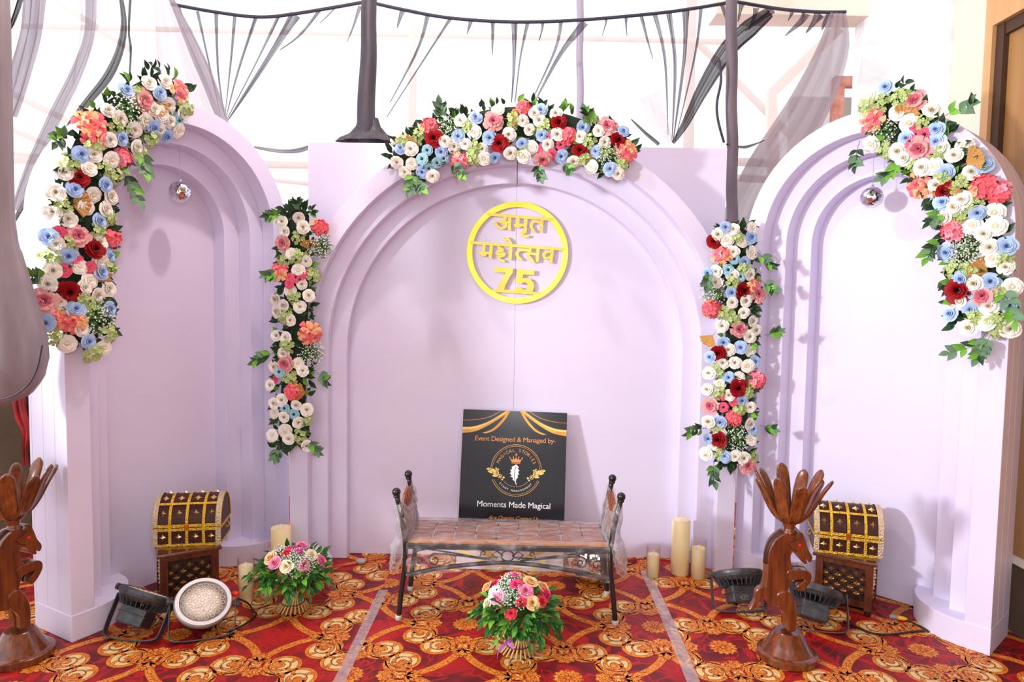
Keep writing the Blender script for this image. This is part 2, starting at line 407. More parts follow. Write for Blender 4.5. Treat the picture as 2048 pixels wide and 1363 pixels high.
def ring_mesh(name, uo, ui, zs, d0, d1, side=0, gap=0.0015, n=40):
    """arch band, outer half width uo, inner ui, between depths d0..d1 in front of the back board. side -1/1: half only"""
    mb = MB()
    if side == 0: angs = [PI - PI * i / n for i in range(n + 1)]
    elif side < 0: angs = [PI - PI / 2 * i / (n // 2) for i in range(n // 2 + 1)]
    else: angs = [PI / 2 - PI / 2 * i / (n // 2) for i in range(n // 2 + 1)]
    def outline(r):
        pts = [(r * math.cos(a), zs + r * math.sin(a)) for a in angs]
        if side <= 0: pts = [(-r, 0)] + pts
        if side >= 0: pts = pts + [(r, 0)]
        if side < 0: pts[-1] = (-gap, pts[-1][1])
        if side > 0: pts[0] = (gap, pts[0][1])
        return pts
    o, i_ = outline(uo), outline(ui); k = len(o)
    vs = [(x, -d1, z) for x, z in o] + [(x, -d1, z) for x, z in i_] + [(x, -d0, z) for x, z in o] + [(x, -d0, z) for x, z in i_]
    fs = []
    for j in range(k - 1):
        fs += [(j, j + 1, k + j + 1, k + j), (2 * k + j, 3 * k + j, 3 * k + j + 1, 2 * k + j + 1), (j, 2 * k + j, 2 * k + j + 1, j + 1), (k + j, k + j + 1, 3 * k + j + 1, 3 * k + j)]
    fs += [(0, k, 3 * k, 2 * k), (k - 1, 3 * k - 1, 4 * k - 1, 2 * k - 1)]
    mb.add(vs, fs)
    return mb

# centre backdrop
CB = empty('arch_backdrop', (0, 0, 0))
tag(CB, 'wide lilac backdrop board with three stepped arches, between the two niches', 'backdrop')
for sx in (-1, 1):
    b = MB(); b.box(*(sorted((sx * 0.0005, sx * 1.22))), 0, 0.018, 0, 2.44)
    b.build('back_board', M_LIL, CB, bevel=0.0015)
b = MB(); b.box(-0.05, 0.05, 0.018, 0.05, 0, 2.44); b.build('rear_batten', M_DARKGAP, CB)
CT = 0.0777
for k, ui in ((3, 1.1588), (2, 1.0660), (1, 0.9749)):
    for sd in (-1, 1):
        o = ring_mesh('r', 1.2614, ui, 1.2335, (k - 1) * CT + 0.0005 * k, k * CT, sd, 0.0016).build('arch_ring_half', M_LIL, CB, bevel=0.0025)
        for p in o.data.polygons: p.use_smooth = False

# side niches
def niche(name, loc, yaw, label):
    E = empty(name, (loc[0], loc[1], 0), yaw); tag(E, label, 'arch niche', 'stepped lilac arch niches at the sides')
    T = 0.0947; so, zs = 0.6274, 1.8699
    mb = MB(); poly = [(-so, 0)] + [(so * math.cos(PI - PI * i / 40), zs + so * math.sin(PI - PI * i / 40)) for i in range(41)] + [(so, 0)]
    mb.prism(poly, 0.0, 0.018); mb.build('back_panel', M_LIL, E)
    for k, ui in ((3, 0.5246), (2, 0.4368), (1, 0.3393)):
        ring_mesh('r', so, ui, zs, (k - 1) * T + 0.0005 * k, k * T).build('arch_ring', M_LIL, E, bevel=0.0025)
    D = 3 * T + 0.004
    for sx in (-1, 1):
        pl = [(sx * (so + 0.002), 0), (sx * (so + 0.002), -D), (sx * 0.53, -D)] + [(sx * (0.53 - D * math.sin(t)), -D * math.cos(t)) for t in [PI / 2 * i / 16 for i in range(1, 17)]]
        mb = MB(); mb.prism(pl, 0, 0.12, 'z'); mb.build('rounded_plinth', M_LIL, E, bevel=0.003)
    return E
LO, LY = (-1.8918, -0.4139), 1.0656
RO, RY = (1.9228, -0.4373), -0.8450
niche('arch_niche', LO, LY, 'lilac arch niche left of the centre backdrop, with a chest on a stool in it')
niche('arch_niche', RO, RY, 'lilac arch niche right of the centre backdrop, brightest of the two')

# ------------------------------------------------------------------ walls beyond
M_WOOD = mat('veneer_wood', S(176, 132, 78), 0.45, var=(2.2, S(150, 106, 58), 0.25, (6, 6, 0.5)), bump=(60, 0.03))
M_WOODL = mat('pale_veneer', S(226, 196, 160), 0.5, var=(2.0, S(214, 180, 142), 0.25, (8, 8, 0.4)))
M_WOODF = mat('door_frame_wood', S(214, 170, 118), 0.45, var=(2.4, S(200, 152, 100), 0.25, (8, 8, 0.4)))
M_DKBR = mat('rebate_shadow', S(70, 46, 26), 0.7)  # recess shadow beside the door frame, painted as dark brown strips
M_WHT = mat('white_gloss_wall', S(250, 250, 248), 0.3, var=(3, S(222, 224, 226), 0.15, (1, 1, 3)), bump=(30, 0.15))
M_BEI = mat('beige_column', S(240, 222, 208), 0.5, var=(3, S(240, 224, 204), 0.2, (4, 4, 0.6)))
M_BRN = mat('brown_cloth', S(92, 74, 52), 0.9, var=(6, S(76, 60, 42), 0.2))
M_STR = mat('pale_trim', S(232, 226, 216), 0.5)
wr = MB(); wr.box(2.40, 2.62, -6.5, -0.545, 0, 4.2)
WR = struct(wr.build('wall_right', M_WOOD), 'brown wood panelled wall at the right edge')
b = MB(); b.box(2.352, 2.66, -0.545, -0.49, 0, 4.2); b.build('end_post', M_WOODF, WR)
b = MB(); b.box(2.372, 2.40, -0.60, -0.545, 0.0, 2.94); b.build('rebate_shadow_strip', M_DKBR, WR)
b = MB(); b.box(2.352, 2.40, -6.5, -0.545, 2.94, 3.36); b.build('door_head', M_WOODF, WR)
b = MB(); b.box(2.378, 2.40, -6.5, -0.545, 2.88, 2.94); b.build('head_shadow_strip', M_DKBR, WR)
b = MB(); b.box(2.385, 2.40, -6.5, -0.61, 0.33, 0.365); b.build('trim_strip', M_STR, WR)
b = MB(); b.box(2.39, 2.40, -6.5, -0.61, 0.0, 0.33); b.build('lower_panel', M_BRN, WR)
b = MB(); b.box(2.34, 2.95, 0.72, 0.85, 0, 4.4)
WB = struct(b.build('wall_back', M_WHT), 'white glossy wall behind the right niche')
b = MB(); b.box(2.95, 3.9, 0.66, 0.9, 0, 4.4); b.build('beige_column', M_BEI, WB)
b = MB(); b.box(-4.3, -2.21, -0.05, 0.05, 0, 1.08)
WL = struct(b.build('wall_left', M_BRN), 'low brown cloth covered wall at the left edge')
b = MB(); b.box(1.32, 2.34, 0.66, 0.86, 3.47, 3.9)
struct(b.build('ceiling', M_BEI), 'beige soffit at the top right')
b = MB(); b.box(-3.4, 2.62, -6.5, -0.62, 3.95, 4.05)  # unseen ceiling, added to hold back sky light from above
struct(b.build('ceiling_light_block', mat('cream_ceiling_cloth', S(214, 206, 196), 0.9)), 'cream cloth ceiling added over the stage to cut the fill light, out of view')
# glimpse of a room beyond, between the net and the white wall
M_GRY = mat('grey_room_wall', S(176, 176, 172), 0.8); M_RUST = mat('red_oxide_steel', S(186, 106, 90), 0.6, var=(14, S(212, 160, 144), 0.2))
b = MB(); b.box(2.35, 3.4, 1.9, 2.0, 0, 3.3)
tag(b.build('partition', M_GRY), 'grey partition wall glimpsed between black net and white wall', 'partition')
b = MB(); b.box(2.62, 2.70, 1.72, 1.8, 0, 3.42); b.box(2.70, 3.0, 1.72, 1.8, 2.60, 2.68); b.box(2.70, 3.0, 1.72, 1.8, 3.34, 3.42)
tag(b.build('steel_frame', M_RUST), 'rust red steel window frame glimpsed beside the white wall', 'frame')
# ------------------------------------------------------------------ black net drapery
M_NET = sheer('black_net', S(158, 148, 160), 0.80, 0.16, (5, 0.6, 1))
M_NETD = sheer('black_net_gathered', S(40, 36, 44), 0.88, 0.14, (8, 0.8, 1))
M_NETT = sheer('black_net_single', S(176, 156, 164), 0.46, 0.12, (4, 0.5, 1))
M_NETS = sheer('black_net_strip', S(66, 60, 78), 0.80, 0.2, (4, 1.5, 1))
M_WRAP = mat('black_cloth_wrap', S(70, 62, 72), 0.55, var=(5, S(44, 40, 50), 0.2, (3, 3, 0.6)), bump=(18, 0.4))
M_NETM = sheer('black_net_double', S(160, 144, 152), 0.82, 0.12, (5, 0.6, 1))
M_ROPE = mat('dark_rope', S(58, 56, 72), 0.8)

def spline(pts, n):
    """Catmull-Rom through the points"""
    P = [Vector(p) for p in pts]; out = []
    k = len(P)
    for i in range(n + 1):
        t = i / n * (k - 1); j = min(int(t), k - 2); f = t - j
        p0, p1, p2, p3 = P[max(j - 1, 0)], P[j], P[j + 1], P[min(j + 2, k - 1)]
        out.append(0.5 * ((2 * p1) + (p2 - p0) * f + (2 * p0 - 5 * p1 + 4 * p2 - p3) * f * f + (3 * p1 - p0 - 3 * p2 + p3) * f ** 3))
    return out
def lerp_list(ws, n):
    k = len(ws)
    return [ws[min(int(i / n * (k - 1)), k - 2)] + (ws[min(int(i / n * (k - 1)), k - 2) + 1] - ws[min(int(i / n * (k - 1)), k - 2)]) * (i / n * (k - 1) - min(int(i / n * (k - 1)), k - 2)) for i in range(n + 1)]
def cloth(name, path, widths, folds, amp, m, parent=None, n=26, c=None, seed=0):
    """hanging strip of cloth with lengthwise pleats, following a 3D path"""
    c = c or max(4, int(folds * 6))
    P = spline(path, n); W_ = lerp_list(widths, n); rnd = random.Random(seed)
    ph = rnd.random() * 6
    vs = []; uv = []
    for i, p in enumerate(P):
        t = (P[min(i + 1, n)] - P[max(i - 1, 0)]).normalized()
        a = t.cross(Vector((0, -1, 0)))
        if a.length < 1e-4: a = Vector((1, 0, 0))
        a.normalize(); b = Vector((0, -1, 0))
        for j in range(c + 1):
            s = j / c - 0.5
            d = amp * W_[i] * (math.sin(2 * PI * folds * (s + 0.5) + ph) + 0.4 * math.sin(2 * PI * folds * 2.3 * s + 2 * ph + i * 0.15))
            sw = s + 0.2 / c * math.sin(i * 0.5 + j * 1.7 + ph)
            vs.append(p + a * (sw * W_[i]) + b * d); uv.append((s + 0.5 + seed * 0.37, i / n))
    fs = [(i * (c + 1) + j, i * (c + 1) + j + 1, (i + 1) * (c + 1) + j + 1, (i + 1) * (c + 1) + j) for i in range(n) for j in range(c)]
    me = bpy.data.meshes.new(name); me.from_pydata([tuple(v) for v in vs], [], fs); me.materials.append(m)
    ul = me.uv_layers.new(name='cloth')
    for l in me.loops: ul.data[l.index].uv = uv[l.vertex_index]
    me.polygons.foreach_set('use_smooth', [True] * len(me.polygons))
    return obj(name, me, parent)
def A(pts, Y): return [at(x, y, Y) for x, y in pts]
def pw(px, Y): return px * (Y - CAM.y) / FPX

# swags at the left
YL = 0.25
for i, (pts, ws, fo, m, lb) in enumerate((
    ([(182, -30), (178, 70), (150, 150), (108, 235), (64, 330), (30, 420)], [22, 20, 22, 26, 24, 18], 2.2, M_NET, 'gathered grey net swag, third from the left edge'),
    ([(238, -30), (248, 60), (222, 145), (160, 225), (92, 330), (30, 440)], [6, 14, 20, 16, 12, 8], 2.0, M_NETD, 'narrow dark net swag running down behind the flower garland'),
    ([(70, -30), (62, 60), (40, 150), (18, 230)], [44, 40, 42, 30], 2.6, M_NET, 'broad grey net swag, second from the left edge'),
    ([(205, -30), (196, 40), (176, 120), (140, 215)], [10, 9, 7, 3], 1.2, M_NETT, 'thin pale net strand beside the gathered swag'),
    ([(160, -30), (166, 40), (158, 90), (146, 170)], [10, 8, 5, 2], 1.0, M_NETT, 'thin pale net strand between two swags'))):
    tag(cloth('net_swag', A(pts, YL + 0.09 * i), [pw(x, YL + 0.09 * i) for x in ws], fo, 0.12, m, seed=i), lb, 'drape', 'net swags at the upper left')
o = cloth('hanging_net', A([(262, -20), (258, 60), (262, 100), (258, 170)], YL - 0.05), [pw(x, YL) for x in (5, 4, 5, 2)], 1, 0.3, M_NETD, seed=9)
tag(o, 'dark twisted net cord hanging above the left flower garland', 'cord')
o = cloth('net_tuft', A([(44, -20), (36, 10), (24, 45), (18, 62)], YL - 0.1), [pw(x, YL) for x in (10, 11, 9, 4)], 1.4, 0.3, M_NETD, seed=10)
tag(o, 'short dark net tuft at the top left corner', 'drape')
# sheet fanning out behind the left niche
tag(cloth('net_sheet', A([(326, -12), (342, 60), (362, 140), (382, 220), (392, 300)], 0.3), [pw(x, 0.3) for x in (26, 60, 92, 124, 150)], 4, 0.02, M_NETT, seed=3, c=60), 'pale grey net sheet fanning down behind the left niche', 'drape')
tag(cloth('net_edge', A([(338, -12), (372, 60), (404, 130), (432, 200), (452, 255)], 0.20), [pw(x, 0.3) for x in (8, 20, 26, 24, 16)], 2, 0.1, M_NET, seed=4), 'grey gathered edge of net rising from the left niche', 'drape')

# bulky gathered curtain nearest the left edge
def curtain_bundle():
    Y = -1.42
    E = empty('gathered_curtain', at(10, 800, Y)); tag(E, 'bulging grey curtain tied up at the left edge, hanging in front of the niche', 'curtain')
    n, c = 46, 36
    rows = [(-30, 16), (60, 19), (200, 22), (330, 24), (430, 26), (480, 32), (520, 42), (560, 54), (600, 66), (640, 78), (680, 88), (720, 93), (750, 93), (775, 86), (792, 66), (800, 30)]
    ys = [r[0] for r in rows]; rs = [r[1] for r in rows]
    mb = MB(); vs = []
    for i in range(n + 1):
        y = -30 + 830 * i / n; half = float(np.interp(y, ys, rs))
        # tube round a centre line left of the frame edge
        cx = float(np.interp(y, (-30, 480, 800), (-30, -30, -40)))
        rx = pw(half - cx, Y) * 0.93
        p = at(cx, y, Y)
        for j in range(c):
            an = 2 * PI * j / c
            k = 1 + 0.035 * math.sin(9 * an + 0.06 * i) + 0.02 * math.sin(17 * an - 0.09 * i)
            if y > 740: k = 1 - 0.02 * (1 + math.sin(6 * an))
            vs.append((p.x + rx * k * math.cos(an), p.y + 0.75 * rx * k * math.sin(an), p.z + (0.02 * math.sin(3 * an) if y > 500 else 0)))
    mb.add(vs, [(i * c + j, i * c + (j + 1) % c, (i + 1) * c + (j + 1) % c, (i + 1) * c + j) for i in range(n) for j in range(c)] + [list(range(n * c, n * c + c))])
    o = mb.build('cloth', mat('grey_satin', S(158, 148, 154), 0.42, var=(3, S(126, 116, 124), 0.25, (5, 5, 0.8)), bump=(9, 0.35)), None, smooth=True)
    o.parent = E; o.matrix_parent_inverse = Matrix.Translation(-E.location)
    s = MB(); s.tube(chaikin([tuple(at(x, y, Y - 0.32) ) for x, y in ((-5, 800), (28, 792), (58, 770), (76, 735), (84, 690))], 2, False), 0.003, 6)
    o = s.build('hem_seam', M_ROPE, None); o.parent = E; o.matrix_parent_inverse = Matrix.Translation(-E.location)
curtain_bundle()
M_REDC = mat('red_satin', S(196, 14, 10), 0.35, var=(9, S(120, 4, 8), 0.2))
o = cloth('red_drape', A([(34, 790), (42, 830), (52, 862), (50, 900), (52, 930)], -0.075), [pw(x, -0.12) for x in (26, 26, 20, 10, 12)], 2, 0.18, M_REDC, seed=5)
tag(o, 'crumpled red satin cloth behind the grey curtain', 'cloth')

# rope line with its strips
YR = 0.5
rope = MB()
R1 = [(342, 8), (430, 24), (520, 34), (600, 26), (735, 3)]
R2 = [(735, 3), (800, 18), (900, 36), (1030, 44), (1160, 40), (1300, 28), (1380, 18), (1470, 3)]
R3 = [(1470, 3), (1560, 18), (1640, 24), (1692, 24)]
for i, (r, lb) in enumerate(((R1, 'dark rope sagging above the left niche, hung with net strips'), (R2, 'long dark rope sagging above the centre backdrop, hung with net strips'), (R3, 'short dark rope above the right niche, hung with net strips'))):
    E = empty('net_rope', at(*r[0], YR)); tag(E, lb, 'rope', 'ropes carrying the net')
    t = MB(); t.tube([tuple(p) for p in spline(A(r, YR), 40)], pw(3.2, YR), 6)
    o = t.build('rope', M_ROPE, None, smooth=True); o.parent = E; o.matrix_parent_inverse = Matrix.Translation(-E.location)
    if i == 0:
        st = [((358, 12), (364, 30), None, 6), ((395, 22), (440, 225), None, 7), ((432, 26), (436, 140), (448, 225), 8), ((470, 32), (462, 120), (450, 232), 8), ((512, 36), (480, 130), (452, 235), 9), ((556, 34), (515, 120), (454, 238), 7), ((590, 28), (540, 110), (456, 240), 22), ((640, 20), (600, 70), (560, 100), 8), ((672, 14), (655, 32), (640, 46), 5), ((720, 12), (708, 50), (694, 84), 8)]
    elif i == 1:
        st = [((806, 18), (800, 35), (794, 56), 14), ((856, 30), (835, 100), (780, 205), 10), ((900, 38), (860, 100), (773, 235), 7), ((942, 42), (938, 55), (934, 68), 10), ((986, 45), (985, 75), (985, 110), 10), ((1029, 46), (1028, 130), (1023, 205), 12), ((1055, 46), (1040, 120), (1030, 205), 7), ((1085, 46), (1084, 60), (1078, 82), 8), ((1122, 44), (1110, 100), (1062, 205), 9), ((1170, 44), (1120, 110), (1066, 210), 16), ((1212, 38), (1212, 46), (1204, 72), 7), ((1252, 34), (1252, 50), (1254, 72), 8), ((1282, 32), (1295, 80), (1306, 118), 8), ((1310, 30), (1330, 120), (1336, 270), 10), ((1338, 27), (1350, 130), (1344, 282), 12), ((1372, 22), (1368, 120), (1346, 284), 14), ((1402, 16), (1390, 110), (1350, 282), 8), ((1444, 8), (1450, 30), (1455, 45), 10)]
    else:
        st = [((1484, 8), (1480, 25), (1476, 44), 12), ((1512, 16), (1508, 35), (1498, 60), 14), ((1546, 20), (1520, 40), (1490, 62), 14), ((1584, 24), (1582, 30), (1576, 42), 10), ((1612, 26), (1600, 45), (1570, 72), 20), ((1640, 27), (1628, 45), (1612, 66), 22), ((1662, 27), (1650, 45), (1644, 60), 16)]
    for k, (a, b_, c_, wd) in enumerate(st):
        pts = [a, b_, c_] if c_ else [a, b_]
        o = cloth('net_strip', A(pts, YR), [pw(wd, YR), pw(wd * 0.62, YR), pw(wd * 0.4, YR), pw(1.6, YR)], 1, 0.12, M_NETS, E, n=14, c=5, seed=k)
        o.matrix_parent_inverse = Matrix.Translation(-E.location)
# broad strips at the right
tag(cloth('net_drape', A([(1540, 24), (1500, 56), (1454, 100), (1408, 175), (1372, 245), (1346, 286)], 0.42), [pw(x, 0.42) for x in (20, 36, 34, 26, 16, 6)], 2, 0.08, M_NETD, seed=6), 'broad black net sash pulled down across the grey post', 'drape')
tag(cloth('net_drape', A([(1676, 26), (1668, 90), (1640, 165), (1596, 250), (1540, 330), (1500, 400), (1478, 460)], 0.47), [pw(x, 0.4) for x in (30, 60, 76, 86, 84, 80, 80)], 3.2, 0.04, M_NETM, seed=7, c=40), 'wide grey net sash falling behind the right niche', 'drape')
tag(cloth('net_fan', A([(1300, 190), (1318, 240), (1342, 286)], 0.46), [pw(x, 0.46) for x in (44, 34, 8)], 3, 0.06, M_NETT, seed=8), 'small grey net fan gathered on the backdrop top edge', 'drape')
tag(cloth('net_wisp', A([(1262, 238), (1290, 265), (1318, 289)], 0.03), [pw(x, 0.4) for x in (2, 6, 7)], 1, 0.06, M_NETD, seed=8), 'dark net wisp beside the fan on the backdrop', 'drape')
t = MB(); t.tube([tuple(p) for p in spline(A([(1438, 118), (1442, 160), (1434, 205), (1436, 240), (1448, 285)], 0.3), 30)], pw(2.6, 0.3), 6)
tag(t.build('hanging_net', M_ROPE, None, smooth=True), 'knotted black cord hanging in front of the grey post', 'cord')
o = cloth('net_wisp', A([(1452, 288), (1490, 294), (1530, 280)], 0.34), [pw(x, 0.4) for x in (3, 6, 1)], 1, 0.06, M_NETD, seed=12); tag(o, 'dark net wisp trailing right from the backdrop corner', 'drape')
tag(cloth('net_tail', A([(508, 294), (560, 302), (600, 300), (634, 288)], 0.03), [pw(x, 0.3) for x in (4, 7, 9, 8)], 1, 0.1, M_NETS, seed=13), 'grey net tail stretched between left niche and backdrop', 'drape')

# posts: cloth wrapped
def post(name, pts, rs, Y, label, skirt=None, m=M_WRAP):
    E = empty(name, tuple(at(*pts[-1], Y))); tag(E, label, 'post', 'cloth wrapped posts behind the backdrop')
    P = spline(A(pts, Y), 24); R_ = lerp_list([pw(r, Y) for r in rs], 24)
    base = P[-1].copy(); base.z = 0
    P.append(base); R_.append(R_[-1])
    mb = MB(); mb.tube([tuple(p) for p in P], R_, 16)
    rn = random.Random(3)
    for i, v in enumerate(mb.v):
        mb.v[i] = tuple(Vector(v) + Vector((0.003 * math.sin(v[2] * 13), 0.003 * math.cos(v[2] * 11), 0)))
    o = mb.build('wrapped_post', m, None, smooth=True); o.parent = E; o.matrix_parent_inverse = Matrix.Translation(-E.location)
    if skirt:
        mb = MB(); prof = skirt
        k = 28; vs = []
        c0 = at(skirt[0], skirt[1], Y)
        for q, (r, dz) in enumerate(((20, 46), (23, 30), (34, 16), (50, 8), (60, 0))):
            for j in range(k):
                an = 2 * PI * j / k; f = 1 + (0.1 * math.sin(7 * an + q) if q else 0)
                vs.append((c0.x + pw(r, Y) * f * math.cos(an), c0.y + 0.5 * pw(r, Y) * f * math.sin(an), c0.z + pw(dz, Y)))
        mb.add(vs, [(i * k + j, i * k + (j + 1) % k, (i + 1) * k + (j + 1) % k, (i + 1) * k + j) for i in range(4) for j in range(k)])
        o = mb.build('cloth_skirt', m, None, smooth=True); o.parent = E; o.matrix_parent_inverse = Matrix.Translation(-E.location)
    return E
post('tent_post', [(739, -40), (738, 60), (735, 160), (732, 240), (732, 290)], [15, 15, 17, 18, 15], 0.24, 'black cloth wrapped post rising from the backdrop, left of the top garland', (736, 284))
t = post('tent_post', [(1160, -40), (1160, 100), (1160, 290)], [7, 7, 7], 0.9, 'slim grey post rising behind the top garland', m=mat('grey_post', S(168, 160, 176), 0.6))
post('tent_post', [(1463, -40), (1463, 100), (1464, 300), (1464, 520)], [11, 11, 11, 11], 0.36, 'dark wrapped post at the right edge of the backdrop', m=mat('grey_brown_wrap', S(116, 102, 110), 0.6, var=(5, S(84, 74, 84), 0.25, (3, 3, 0.6))))

# white cloth side of the tent, bamboo frame beyond it
M_TENT = sheer('white_tent_cloth', S(250, 249, 252), 0.5, 0.04, (3, 3, 1))
tc_ = MB(); tc_.grid([[(-5.5 + 7.83 * i / 40, 1.15 + 0.012 * math.sin(i * 1.9), 0.0 + 4.8 * j / 4) for i in range(41)] for j in range(5)])
struct(tc_.build('wall_tent', M_TENT, smooth=True), 'thin white cloth side of the tent, poles showing through')
M_BAM = mat('pale_bamboo', S(212, 184, 160), 0.7, var=(4, S(206, 176, 150), 0.25, (3, 3, 3)))
M_FRM = mat('beige_timber', S(234, 212, 192), 0.7)
M_ORW = mat('weathered_timber', S(200, 174, 156), 0.7, var=(5, S(176, 148, 130), 0.2))
def pole(a, b, r, Y, label, m=M_BAM, ground=False, Y2=None):
    p, q = at(*a, Y), at(*b, Y if Y2 is None else Y2)
    if ground: q = Vector((q.x, q.y, 0))
    n = 12; P = [p.lerp(q, i / n) for i in range(n + 1)]
    R_ = [pw(r, Y) * (1.0 + (0.10 if i % 4 == 0 else 0)) for i in range(n + 1)]
    mb = MB(); mb.tube([tuple(v) for v in P], R_, 10)
    tag(mb.build('bamboo_pole', m, smooth=True), label, 'pole', 'bamboo poles of the tent frame')
YB = 1.6
pole((-60, 50), (1470, 84), 5, YB, 'long pale bamboo pole crossing high behind the ropes')
pole((826, -40), (826, 300), 8, YB, 'upright pale bamboo pole right of the black wrapped post', ground=True)
pole((1384, -40), (1384, 300), 10, YB + 0.1, 'upright tan bamboo pole left of the dark post', M_ORW, ground=True)
pole((-60, 318), (830, 334), 7, YB, 'upper horizontal bamboo rail between left niche and backdrop')
pole((-80, 296), (660, 372), 4, YB + 0.1, 'lower horizontal bamboo rail between left niche and backdrop')
pole((1440, 322), (1620, 330), 8, YB - 0.3, 'upper horizontal timber rail right of the dark post', M_ORW)
pole((1440, 354), (1600, 362), 7, YB - 0.3, 'lower horizontal timber rail right of the dark post', M_ORW)
pole((1390, 80), (1600, 290), 7, YB + 0.2, 'slanting bamboo brace right of the dark post')
pole((20, 186), (180, 262), 6, YB, 'upper slanting bamboo brace behind the left swags')
pole((-20, 240), (110, 296), 5, YB, 'lower slanting bamboo brace behind the left swags')
pole((80, -20), (260, 98), 6, YB + 0.2, 'steep slanting bamboo brace at the top left')
def plank(pts, wd, Y, label):
    P = [at(x, y, Y) for x, y in pts]
    mb = MB()
    L, R_ = stroke([(p.x, p.z) for p in P], pw(wd, Y)); k = len(L)
    poly = L + R_[::-1]; mb.prism(poly, Y, Y + 0.06)
    tag(mb.build('timber_frame', M_FRM), label, 'frame')
plank([(1680, 55), (1545, 185), (1549, 300), (1549, 1012)], 20, 1.3, 'bent beige timber frame seen through the right net')
